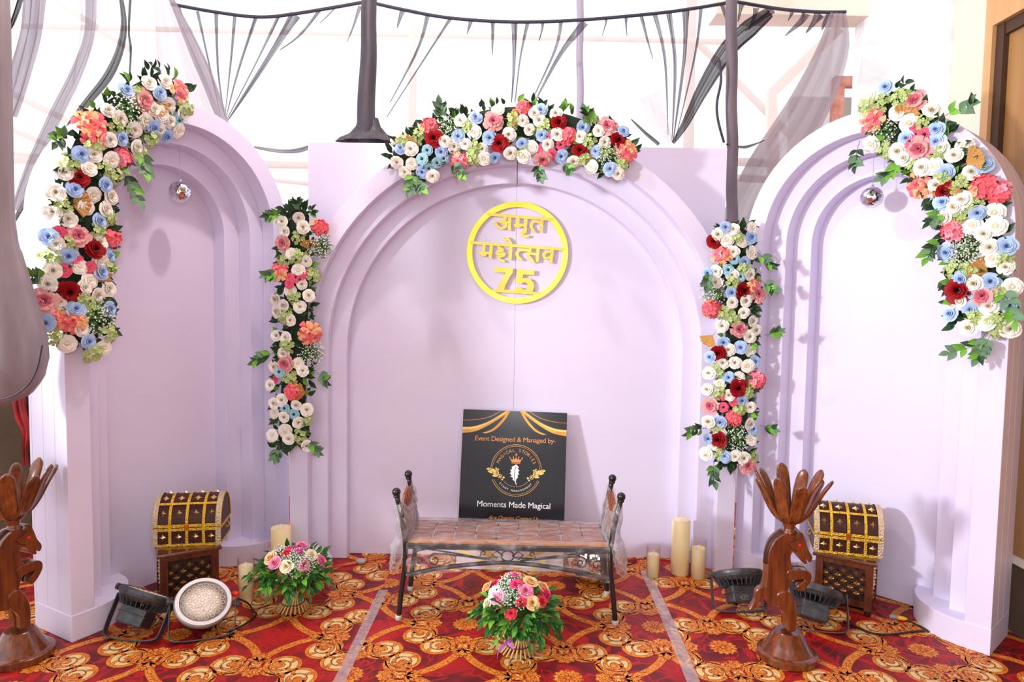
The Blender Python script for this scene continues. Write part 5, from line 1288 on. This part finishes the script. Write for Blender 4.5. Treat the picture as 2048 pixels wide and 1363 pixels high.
def breath_mesh(name, seed, n=70):
    rn = random.Random(seed); mb = MB()
    for k in range(n):
        a = rn.random() * 2 * PI; ph = math.acos(rn.uniform(0.1, 1)); R_ = rn.uniform(0.7, 1.15)
        p = Vector((R_ * math.sin(ph) * math.cos(a), R_ * math.sin(ph) * math.sin(a), 0.75 * R_ * math.cos(ph)))
        if k % 2 == 0: mb.tube([(0, 0, 0), p * 0.5 + Vector((rn.uniform(-.1, .1), rn.uniform(-.1, .1), 0)), p], 0.014, 3, 1, cap=False)
        mb.sphere(p, rn.uniform(0.035, 0.06), 6, 4, 0)
        if k % 2:
            q = p * rn.uniform(0.5, 0.95); M_ = orient(p); g = [[q + M_ @ Vector(v) for v in row] for row in (((-0.03, -0.1, 0), (0.03, -0.1, 0)), ((-0.05, 0.05, 0.02), (0.05, 0.05, 0.02)), ((-0.01, 0.18, 0.0), (0.01, 0.18, 0.0)))]; mb.grid(g, 1)
    return mb.mesh(name, [M_BB, M_BST], True, False)
def fan_mesh(name):
    mb = MB(); n = 14; g0, g1 = [], []
    for i in range(n + 1):
        a = -0.95 + 1.9 * i / n; zz = 0.05 if i % 2 else -0.03
        g0.append((0.12 * math.sin(a), 0.12 * math.cos(a), 0.2)); g1.append(((1.15 + 0.05 * (i % 3)) * math.sin(a), (1.15 + 0.05 * (i % 3)) * math.cos(a), 0.55 + zz))
    mb.grid([g0, g1]); mb.tube([(0, -0.3, 0), (0, 0.12, 0.2)], 0.04, 5)
    return mb.mesh(name, M_FAN, False, False)
def leaf_mesh(name, m, wd=0.36, bend=0.25, fold=0.12):
    mb = MB(); g = []
    for i in range(7):
        t = i / 6; w_ = wd * math.sin(PI * min(1, t ** 0.85)) * (1.12 - 0.3 * t) if 0 < i < 6 else 0.012
        z = bend * math.sin(PI * 0.6 * t)
        g.append([(-w_, t, z + fold * w_ / wd), (0, t, z), (w_, t, z + fold * w_ / wd)])
    mb.grid(g); return mb.mesh(name, m, True, False)
ROSE = {}
def fam(key, fs): ROSE[key] = fs
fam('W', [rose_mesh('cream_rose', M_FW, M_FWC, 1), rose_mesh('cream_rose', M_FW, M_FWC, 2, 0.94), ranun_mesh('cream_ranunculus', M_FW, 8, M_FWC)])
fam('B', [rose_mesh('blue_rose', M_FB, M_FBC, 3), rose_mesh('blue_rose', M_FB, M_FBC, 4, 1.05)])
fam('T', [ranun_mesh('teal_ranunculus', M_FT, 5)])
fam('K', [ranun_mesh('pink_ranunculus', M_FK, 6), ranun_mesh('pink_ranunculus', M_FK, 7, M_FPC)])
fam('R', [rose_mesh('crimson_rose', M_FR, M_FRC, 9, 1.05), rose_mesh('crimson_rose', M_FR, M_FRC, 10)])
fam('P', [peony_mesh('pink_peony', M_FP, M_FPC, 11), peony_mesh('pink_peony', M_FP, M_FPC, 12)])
fam('H', [hydra_mesh('coral_hydrangea', [M_FH, M_FH, M_FH2], 13), hydra_mesh('coral_hydrangea', [M_FH, M_FHP, M_FH2], 14)])
fam('L', [lily_mesh('peach_blossom', [M_FH2, M_FH, M_FH2], 15), lily_mesh('coral_blossom', [M_FH, M_FH2, M_FHP], 16)])
fam('G', [bells_mesh('green_bells', 17), bells_mesh('green_bells', 18)])
fam('Y', [breath_mesh('gypsophila_spray', 19, 170), breath_mesh('gypsophila_spray', 20, 170)])
fam('F', [fan_mesh('dried_palm_fan')])
SIZE = dict(W=0.039, B=0.038, T=0.034, K=0.031, R=0.053, P=0.053, H=0.056, L=0.054, G=0.043, Y=0.076, F=0.056)
LEAFD = leaf_mesh('leaf', M_LD, 0.24, 0.2); LEAFG = leaf_mesh('leaf', M_LG, 0.28, 0.25); LEAFE = leaf_mesh('leaf', M_LE, 0.30, 0.15); LEAFB = [leaf_mesh('leaf', M_LB, 0.22, 0.2), leaf_mesh('leaf', M_LG, 0.24, 0.25)]

def place(me, name, parent, inv, p, d, s, spin, tilt_up=None):
    q = Vector(d).normalized().to_track_quat('Z', 'Y')
    M_ = Matrix.Translation(p) @ q.to_matrix().to_4x4() @ Matrix.Rotation(spin, 4, 'Z') @ Matrix.Diagonal((s, s, s, 1))
    o = bpy.data.objects.new(name, me); COL.objects.link(o); o.parent = parent
    o.matrix_local = inv @ M_
    return o
def leaf_at(me, parent, inv, p, along, nrm, s, name='leaf'):
    y = Vector(along).normalized(); z = Vector(nrm); z = (z - y * z.dot(y)).normalized(); x = y.cross(z)
    M_ = Matrix(((x.x, y.x, z.x, p[0]), (x.y, y.y, z.y, p[1]), (x.z, y.z, z.z, p[2]), (0, 0, 0, 1))) @ Matrix.Diagonal((s, s, s, 1))
    o = bpy.data.objects.new(name, me); COL.objects.link(o); o.parent = parent; o.matrix_local = inv @ M_
    return o
def panel_hit(x, y, O, yaw, d):
    n = Vector((math.sin(yaw), -math.cos(yaw), 0)); o = Vector((O[0], O[1], 0)) + n * d; r = ray(x, y)
    return CAM + r * ((o - CAM).dot(n) / r.dot(n))
def garland(label, O, yaw, dpanel, spots, path, wd, seed, sprigs=(), nleaf=70, sz=1.0):
    """spots: (kind, x, y) of every surveyed bloom; path: foam spine; all fixed to the panel face at depth dpanel"""
    rn = random.Random(seed); n = Vector((math.sin(yaw), -math.cos(yaw), 0)); ux = Vector((math.cos(yaw), math.sin(yaw), 0))
    spine = spline([panel_hit(x, y, O, yaw, dpanel + 0.003) for x, y in path], 30)
    base = spine[-1]
    E = empty('flower_garland', base); tag(E, label, 'garland', 'artificial flower garlands'); inv = Matrix.Translation(-base)
    # foam strip
    mb = MB(); rr = wd * 0.34
    g = []
    for i, p in enumerate(spine):
        t = (spine[min(i + 1, 30)] - spine[max(i - 1, 0)]).normalized(); a = t.cross(n).normalized()
        ew = rr * (0.55 if i in (0, 30) else 1)
        g.append([inv @ (p + a * ew * math.cos(q) + n * (0.013 + 0.012 * math.sin(q)) * (1 if True else 0)) for q in [PI * 2 * j / 10 for j in range(11)]])
    mb.grid(g); mb.build('foam_strip', M_FOAM2, E, smooth=True)
    pts = []
    for k, x, y in spots:
        big = k in 'RPHL'
        p = panel_hit(x, y, O, yaw, dpanel + (0.062 if k != 'Y' else 0.058))
        # nearest point of the spine: tilt the bloom outward from it
        j = min(range(31), key=lambda i: (spine[i] - p).length); off = p - spine[j]; off -= n * off.dot(n)
        d = n + off * (4.5 / max(0.05, wd / 0.2)) * 0.9 + Vector((rn.uniform(-.22, .22), rn.uniform(-.1, .1), rn.uniform(-.25, .2)))
        d.normalize()
        drop = min(0.022, off.length ** 2 * 1.6)
        me = rn.choice(ROSE[k]); s = SIZE[k] * sz * rn.uniform(0.9, 1.1)
        q = p - n * (drop + 0.35 * s) + n * rn.uniform(-0.006, 0.008)
        place(me, me.name.split('.')[0], E, inv, q, d, s, rn.random() * 6.28)
        pts.append((p, s))
    # leaves from under the blooms
    for i in range(nleaf):
        j = rn.randrange(31); p = spine[j]; t = (spine[min(j + 1, 30)] - spine[max(j - 1, 0)]).normalized(); a = t.cross(n).normalized()
        sgn = rn.choice((-1, 1)); edge = rn.random() < 0.62
        off = wd * (rn.uniform(0.30, 0.46) if edge else rn.uniform(0.0, 0.36))
        q = p + a * sgn * off + n * (rn.uniform(0.003, 0.025) if edge else rn.uniform(0.02, 0.035)) + t * rn.uniform(-.02, .02)
        al = a * sgn * rn.uniform(0.5, 1) + t * rn.uniform(-.9, .9) + n * rn.uniform(0.0, 0.5)
        me = LEAFG if rn.random() < 0.14 else LEAFD
        leaf_at(me, E, inv, q, al, n + Vector((rn.uniform(-.4, .4), rn.uniform(-.4, .4), rn.uniform(-.4, .4))), rn.uniform(0.04, 0.06))
    for end, sg in ((0, -1), (30, 1)):
        p = spine[end]; t = (spine[min(end + 1, 30)] - spine[max(end - 1, 0)]).normalized() * sg
        for i in range(7):
            leaf_at(LEAFD, E, inv, p + n * 0.02 + ux * rn.uniform(-.05, .05) * wd / 0.2 - t * 0.01, t + ux * rn.uniform(-.9, .9) + n * rn.uniform(0, .4), n, rn.uniform(0.05, 0.075))
    # trailing sprigs: brown twig with paired leaves
    for sp in sprigs:
        P = spline([panel_hit(x, y, O, yaw, dpanel + 0.045 + 0.02 * i) for i, (x, y) in enumerate(sp)], 12)
        mb = MB(); mb.tube([tuple(inv @ p) for p in P], 0.0014, 4); st = mb.build('leaf_sprig', M_TWIG, E)
        for i in range(4, 13, 2):
            t = (P[min(i + 1, 12)] - P[i - 1]).normalized()
            for sg in ((-1, 1) if i < 12 else (0,)):
                al = t + t.cross(n).normalized() * sg * rn.uniform(0.7, 1.2)
                leaf_at(rn.choice((LEAFE, LEAFE, LEAFD, LEAFG)), st, inv, P[i], al, n + Vector((rn.uniform(-.5, .5), 0, rn.uniform(-.5, .5))), rn.uniform(0.045, 0.06))
    return E
def sp(txt, ox, oy, s):
    out = []
    for tok in txt.split():
        k = tok[0]; x, y = tok[1:].split(','); out.append((k, ox + float(x) / s, oy + float(y) / s))
    return out
GL = sp('B750,535 W880,490 W970,480 B930,545 T1040,570 T960,612 W990,605 L1050,530 P840,590 F900,585 Y760,640 W640,650 W700,690 W945,665 W1005,705 T1065,695 G1100,630 W790,750 B905,735 W945,745 B990,785 L545,725 L560,800 G680,740 W640,820 B705,805 W805,855 G895,810 W860,700 G560,850 B480,905 W555,905 W650,930 H735,920 G840,910 G430,960 W520,985 G620,990 R475,1045 W395,1010 B445,1110 B610,1078 W545,1135 W350,1125 W650,1150 G680,1030 F430,1180 W510,1210 W615,1225 W335,1245 W415,1280 G380,1200 B575,1295 G650,1270 W1085,660 W900,640 G820,560 W1060,755', 0, 0, 2.924) + \
     sp('B315,222 K365,188 P465,215 R545,290 H675,225 W585,250 G570,180 G420,260 B412,320 K455,350 W470,390 K525,393 K395,410 W585,350 B650,330 B585,425 G655,395 G330,330 W310,490 R415,535 W490,510 F560,480 W570,550 W640,520 W365,595 P280,590 B445,640 G530,620 B640,640 L345,700 L435,705 Y560,690 B290,715 W410,840 G340,800 B510,825 W610,865 G550,890 W350,250 W330,410 W520,470 G480,580 W480,760 G640,780', 0, 400, 2.924)
garland('curved flower garland over the left niche', LO, LY, 0.285, GL, [(345, 175), (290, 205), (230, 245), (185, 305), (165, 380), (160, 460), (160, 540), (158, 620), (170, 680)], 0.26, 101,
        [[(240, 330), (258, 365), (275, 400)], [(85, 560), (75, 555), (62, 552)], [(270, 300), (285, 320), (290, 345)], [(130, 290), (120, 270), (110, 285)]], 230)
GR = sp('B1340,445 W1260,485 G1240,540 G1320,520 G1410,500 P1470,520 W1400,575 L1260,610 F1420,620 W1455,630 K1482,650 G1525,625 B1590,665 Y1310,670 K1535,690 B1445,710 K1468,728 P1515,760 W1620,755 B1600,730 W1215,615 W1260,730 G1330,760 W1400,770 W1435,810 W1680,800 K1550,825 G1600,790 G1480,840 W1530,855 W1585,850 B1645,880 F1740,840 B1825,850 W1770,885 W1730,745 L1510,940 G1630,920 R1645,975 G1705,955 H1830,960 H1905,985 W1600,945 B1635,1040 F1665,1040 W1695,1060 W1730,1030 B1805,1090 W1885,1085 G1770,1050 W1640,1110 H1680,1180 W1778,1155 G1720,1110 W1895,1160 W1838,1200 Y1760,1270 W1865,1270 B1945,1265 B1650,1290 G1930,1330 W1560,570', 1250, 0, 2.566) + \
     sp('Y1730,230 G1660,320 W1935,315 F1840,350 B1715,375 W1780,400 B1855,395 R1690,440 W1965,420 T1710,455 T1755,460 P1820,470 G1900,460 B1955,520 B1755,540 W1850,530 W1700,495 B1645,570 W1650,520 G1780,585 G1880,590 W1745,645 W1840,615 W1955,650 G1910,650 W1800,280 W1870,260 G1740,330', 1300, 420, 2.737)
garland('curved flower garland over the right niche', RO, RY, 0.285, GR, [(1770, 200), (1810, 250), (1855, 300), (1900, 355), (1935, 420), (1950, 490), (1955, 570), (1965, 640)], 0.26, 102,
        [[(1870, 250), (1900, 225), (1935, 215), (1945, 205)], [(1720, 280), (1712, 310), (1712, 330)], [(1800, 310), (1790, 340), (1765, 355)], [(1890, 480), (1870, 490), (1855, 515)], [(1905, 420), (1880, 430), (1862, 445)], [(1975, 660), (1950, 690), (1900, 705)], [(1985, 660), (1970, 690), (1955, 715)], [(2000, 560), (2015, 600), (2030, 640)]], 230, 1.08)
GT = sp('H755,740 W560,815 G600,830 B590,870 W650,870 F690,830 R785,810 W845,830 Y880,745 T745,875 B825,880 T835,915 T715,928 W650,955 W565,950 W610,1005 B710,1000 T745,980 T795,945 W770,1018 W895,850 H935,930 W968,835 B925,795 W940,705 G985,735 W1020,768 B1025,690 P1130,715 F1210,690 B1110,800 R1168,830 W1225,780 W1065,855 W1075,918 B1135,905 G1020,860 G1010,910 H1305,630 W1155,640 W1300,705 W1340,755 W1400,705 B1410,640 B1300,830 W1355,848 B1415,785 K1448,795 G1425,740 W1370,670 R1510,720 W1505,785 W1450,838 K1415,860 K1475,890 P1420,915 K1525,840 H1575,790 B1650,745 W1640,800 G1690,820 B1530,900 W1600,930 R1645,875 F1710,890 B1735,880 G1660,920 W1500,665 G1700,690 W1745,770 P1800,740 W1780,828 R1858,820 B1890,770 L1905,880 G1790,880 Y1800,910 W1710,970 B1815,985 W1860,1010 G1880,960 G1300,890 W1310,905 W1230,880 G1250,700 W800,790 G700,790', 600, 0, 2.924)
garland('wide flower garland along the crown of the centre arch', (0, 0), 0.0, 0.233, GT, [(805, 330), (840, 300), (890, 275), (960, 255), (1035, 245), (1110, 255), (1170, 275), (1215, 295), (1235, 325)], 0.24, 103,
        [[(830, 340), (825, 360), (820, 380)], [(820, 345), (832, 365), (845, 378)], [(900, 320), (912, 335), (925, 350)], [(1080, 320), (1078, 340), (1082, 355)], [(1120, 320), (1135, 335), (1140, 342)], [(885, 240), (882, 225), (880, 210)], [(1180, 260), (1178, 240), (1172, 222)]], 230)
GS = sp('W1645,125 W1745,100 W1770,160 H1855,155 W1670,185 P1660,250 G1740,220 F1800,290 Y1860,270 W1705,315 G1660,345 W1785,355 G1745,330 K1695,455 K1730,450 K1770,425 K1750,465 K1695,490 L1630,415 W1760,490 W1695,530 W1615,575 W1665,615 W1748,625 W1625,650 G1720,570 W1800,560 G1665,680 W1700,700 L1800,775 W1615,795 W1675,805 G1680,850 W1660,895 Y1810,900 P1670,955 W1600,975 W1740,955 T1635,1005 W1765,1000 K1605,1045 W1580,1085 G1690,1040 H1710,1120 F1780,1130 W1650,1170 W1605,1190 T1668,1215 W1735,1195 T1720,1250 W1785,1230 W1605,1245 W1665,1265 W1740,1300 W1665,1345 G1780,1290 W1745,410 G1820,440', 0, 400, 2.924) + sp('W1475,30 W1545,10 W1565,45 W1655,85 G1620,40', 0, 860, 2.71)
garland('straight hanging garland of mostly cream roses, left of the backdrop', (0, 0), 0.0, 0.24, GS, [(595, 420), (595, 540), (592, 660), (588, 780), (582, 888)], 0.20, 104,
        [[(570, 430), (550, 430), (538, 432)], [(560, 540), (545, 548), (535, 552)], [(560, 700), (530, 712), (512, 720)], [(630, 740), (645, 755), (655, 762)], [(560, 890), (555, 905), (552, 915)], [(610, 880), (625, 890), (638, 900)], [(600, 430), (598, 412), (595, 404)]], 230, 0.98)
GX = sp('B415,95 W460,105 W380,133 R365,170 W422,163 B550,145 W500,170 W560,100 G480,155 W555,232 L400,240 W460,225 T465,265 B515,280 T428,328 W375,335 B330,340 G520,320 W540,350 W455,355 T495,365 W375,395 Y365,440 G455,390 B448,448 R508,440 L565,420 P590,465 W450,505 W522,495 H350,540 G420,560 W513,560 W560,605 G460,590 W400,632 P485,655 W580,655 W545,690 F360,685 B408,720 R385,778 W435,760 B497,755 W550,770 B342,808 W405,838 W468,838 W535,850 B573,832 W335,895 G380,880 B437,918 W490,918 H590,930 W392,950 R482,975 W325,985 G380,1000 K398,1018 W440,1013 G535,1000 K463,1050 B505,1040 P345,1075 K405,1080 W550,1080 G490,1090 H465,1140 W330,1160 B393,1160 W545,1170 G375,1195 W388,1222 B567,1200 B333,1255 R385,1258 Y485,1250 W555,1260 W365,1290 W320,1340 B415,1345 W467,1340 W510,1355', 1300, 420, 2.737) + sp('W375,85 W340,140 B432,142 W480,138 W525,155 P548,190 G580,160 G400,120', 1293, 860, 2.71)
garland('straight hanging garland of white, blue and pink flowers, right of the backdrop', (0, 0), 0.0, 0.255, GX, [(1468, 455), (1472, 560), (1474, 680), (1470, 800), (1470, 925)], 0.20, 105,
        [[(1510, 500), (1530, 520), (1542, 530)], [(1520, 560), (1535, 570), (1545, 580)], [(1530, 670), (1545, 666), (1555, 662)], [(1415, 855), (1395, 858), (1376, 864)], [(1520, 850), (1535, 855), (1545, 858)], [(1430, 920), (1425, 940), (1428, 960)], [(1420, 540), (1415, 555), (1412, 570)]], 230, 0.98)

# ------------------------------------------------------------------ bouquets standing on bamboo sticks
M_STK = mat('bamboo_stick', S(222, 190, 128), 0.55, var=(18, S(196, 158, 96), 0.25)); M_RIB = mat('purple_ribbon', S(206, 110, 214), 0.35); M_BIND = mat('dark_binding', S(40, 34, 34), 0.7)
M_ROP = pm('pink_rose_petal', S(240, 130, 170), S(246, 160, 190)); M_ROPC = pm('pink_rose_heart', S(226, 84, 140)); M_RPE = pm('peach_rose_petal', S(252, 206, 142), S(252, 220, 172)); M_RPEC = pm('peach_rose_heart', S(240, 170, 90))
M_RHP = pm('magenta_rose_petal', S(226, 48, 112), S(236, 80, 136)); M_RRD = pm('red_rose_petal', S(222, 48, 74), S(232, 74, 90)); M_RCR = pm('ivory_rose_petal', S(246, 236, 190), S(250, 244, 214)); M_DSY = pm('purple_daisy', S(170, 40, 110), S(200, 70, 140))
BQ = dict(p=rose_mesh('pink_rose', M_ROP, M_ROPC, 31), e=rose_mesh('peach_rose', M_RPE, M_RPEC, 32), m=rose_mesh('magenta_rose', M_RHP, M_RHP, 33), r=rose_mesh('red_rose', M_RRD, M_RRD, 34, 0.85), c=rose_mesh('ivory_rose', M_RCR, M_RPE, 35), d=ranun_mesh('purple_daisy', M_DSY, 36), y=ROSE['Y'][0], w=hydra_mesh('white_cluster', [M_BB, M_FW], 37))
def bouquet(label, x, y, spots, seed, cy, rx, rz, zc, ox=0.0, ribbon=False, nl=170):
    rn = random.Random(seed); E = empty('bouquet', (x, y, 0)); tag(E, label, 'bouquet', 'rose bouquets standing on bamboo sticks'); inv = Matrix.Translation((-x, -y, 0))
    # crossed sticks: each leans through the tie point
    zt = 0.082
    for i in range(22):
        a = 2 * PI * i / 22; r0 = 0.078; tw = 2.5
        mb = MB(); mb.tube([(r0 * math.cos(a), r0 * math.sin(a), 0.006), (0.03 * math.cos(a + tw), 0.03 * math.sin(a + tw), 0.128)], 0.0044, 7); mb.build('bamboo_stick', M_STK, E, smooth=True)
    mb = MB(); mb.tube([(0.056 * math.cos(2 * PI * j / 30), 0.056 * math.sin(2 * PI * j / 30), 0.040) for j in range(31)], 0.0022, 5, cap=False); mb.build('binding', M_BIND, E)
    mb = MB(); mb.sphere((ox, 0, zc), 1.0, 20, 12, sc=(rx * 0.42, rx * 0.34, rz * 0.42)); mb.build('foam_ball', M_LB, E, smooth=True)
    c0 = Vector((x + ox, y, zc))
    for k, px, py in spots:
        r = ray(px, py)
        # meet the ellipsoid of the flower dome
        oc = CAM - c0; sc = Vector((1 / rx, 1 / (rx * 0.9), 1 / rz)); a_ = Vector((r.x * sc.x, r.y * sc.y, r.z * sc.z)); b_ = Vector((oc.x * sc.x, oc.y * sc.y, oc.z * sc.z))
        A_, B_, C_ = a_.dot(a_), 2 * a_.dot(b_), b_.dot(b_) - 1
        D_ = B_ * B_ - 4 * A_ * C_
        t = (-B_ - math.sqrt(D_)) / (2 * A_) if D_ > 0 else -B_ / (2 * A_)
        p = CAM + r * t; d = (p - c0); d = Vector((d.x / rx, d.y / rx, d.z / rz)) + Vector((0, -0.15, 0.25)); d.normalize()
        s = dict(p=0.036, e=0.039, m=0.033, r=0.031, c=0.036, d=0.020, y=0.055, w=0.05)[k] * rn.uniform(0.93, 1.07)
        if k == 'P': s = 0.018
        place(BQ[k], BQ[k].name.split('.')[0], E, inv, p - d * s * 0.6, d, s, rn.random() * 6)
    # foliage skirt
    for i in range(nl):
        a = rn.random() * 2 * PI; el = rn.uniform(-0.8, 0.6)
        d = Vector((math.cos(a) * math.cos(el), math.sin(a) * math.cos(el), math.sin(el))); rad = rn.uniform(0.62, 1.0)
        p = c0 + Vector((d.x * rx * 1.05 * rad, d.y * rx * rad, d.z * rz * 0.95 * rad - 0.012))
        al = d + Vector((rn.uniform(-.7, .7), rn.uniform(-.7, .7), rn.uniform(-.8, .35)))
        leaf_at(LEAFB[1] if rn.random() < 0.16 else LEAFB[0], E, inv, p, al, Vector((0, -0.5, 1)) + d * 0.4 + Vector((rn.uniform(-.5, .5), rn.uniform(-.5, .5), 0)), rn.uniform(0.038, 0.062))
    for i in range(46):
        a = -PI / 2 + rn.uniform(-1.1, 1.1); el = rn.uniform(-0.45, 0.12)
        d = Vector((math.cos(a) * math.cos(el), math.sin(a) * math.cos(el), math.sin(el)))
        p = c0 + Vector((d.x * rx * 0.8, d.y * rx * 0.8, d.z * rz * 0.9))
        leaf_at(LEAFB[1] if rn.random() < 0.2 else LEAFB[0], E, inv, p, d * 0.6 + Vector((rn.uniform(-.7, .7), 0, rn.uniform(-.8, .2))), d + Vector((0, 0, 0.5)), rn.uniform(0.04, 0.06))
    # leafy twigs drooping at the sides
    for i in range(12):
        a = rn.uniform(-0.5, PI + 0.5) if i % 3 == 0 else rn.uniform(-PI - 0.4, 0.4); d = Vector((math.cos(a), math.sin(a) * 0.8, 0))
        P = spline([c0 + d * rx * 0.7 + Vector((0, 0, -0.01)), c0 + d * rx * 1.05 + Vector((0, 0, rn.uniform(-.045, 0.0))), c0 + d * rx * rn.uniform(1.2, 1.42) + Vector((0, 0, rn.uniform(-.1, -0.03)))], 8)
        mb = MB(); mb.tube([tuple(inv @ q) for q in P], 0.0013, 4); st = mb.build('leafy_twig', M_BST, E)
        for j in range(2, 9, 2):
            t = (P[j] - P[j - 1]).normalized()
            for sg in ((-1, 1) if j < 8 else (0,)):
                leaf_at(rn.choice(LEAFB[:1] * 2 + LEAFB), st, inv, P[j], t + t.cross(Vector((0, 0, 1))) * sg * 0.9, Vector((0, -0.4, 1)), rn.uniform(0.034, 0.05))
    # buds of gypsophila rising above
    if ribbon:
        for pts in ([(-0.02, -0.06, 0.085), (-0.06, -0.08, 0.075), (-0.085, -0.085, 0.045), (-0.09, -0.09, 0.02)], [(-0.01, -0.05, 0.085), (-0.045, -0.07, 0.08), (-0.02, -0.085, 0.06)]):
            P = spline(pts, 10); mb = MB(); mb.grid([[p + Vector((0, 0, 0.008)), p - Vector((0, 0, 0.008))] for p in P]); o = mb.build('ribbon', M_RIB, E); q = o.modifiers.new('t', 'SOLIDIFY'); q.thickness = 0.001
    return E
sb = lambda t, ox, oy, s: sp(t, ox, oy, s)
bouquet('bouquet of pink, peach and magenta roses standing before the bench', 0.032, -1.12, sb('w430,400 p455,450 e320,330 m430,285 p665,175 m700,290 p820,370 e880,250 e1040,320 m1080,410 e900,520 m330,690 r635,655 r755,505 y590,190 y520,330 r1030,500 c330,530 y700,430', 920, 1120, 6.196), 61, 0, 0.150, 0.128, 0.208, 0.0, True)
bouquet('bouquet of pink and ivory roses standing by the left candles', -1.080, -0.745, sb('e540,505 p600,575 c765,625 p1010,610 c1120,460 p1260,550 d960,330 d880,360 d800,370 d945,415 r770,430 y880,500 y930,620 y1120,590 y640,430 p985,330 y1000,520', 460, 1040, 6.815), 62, 0, 0.158, 0.118, 0.215, 0.0, False, 190)
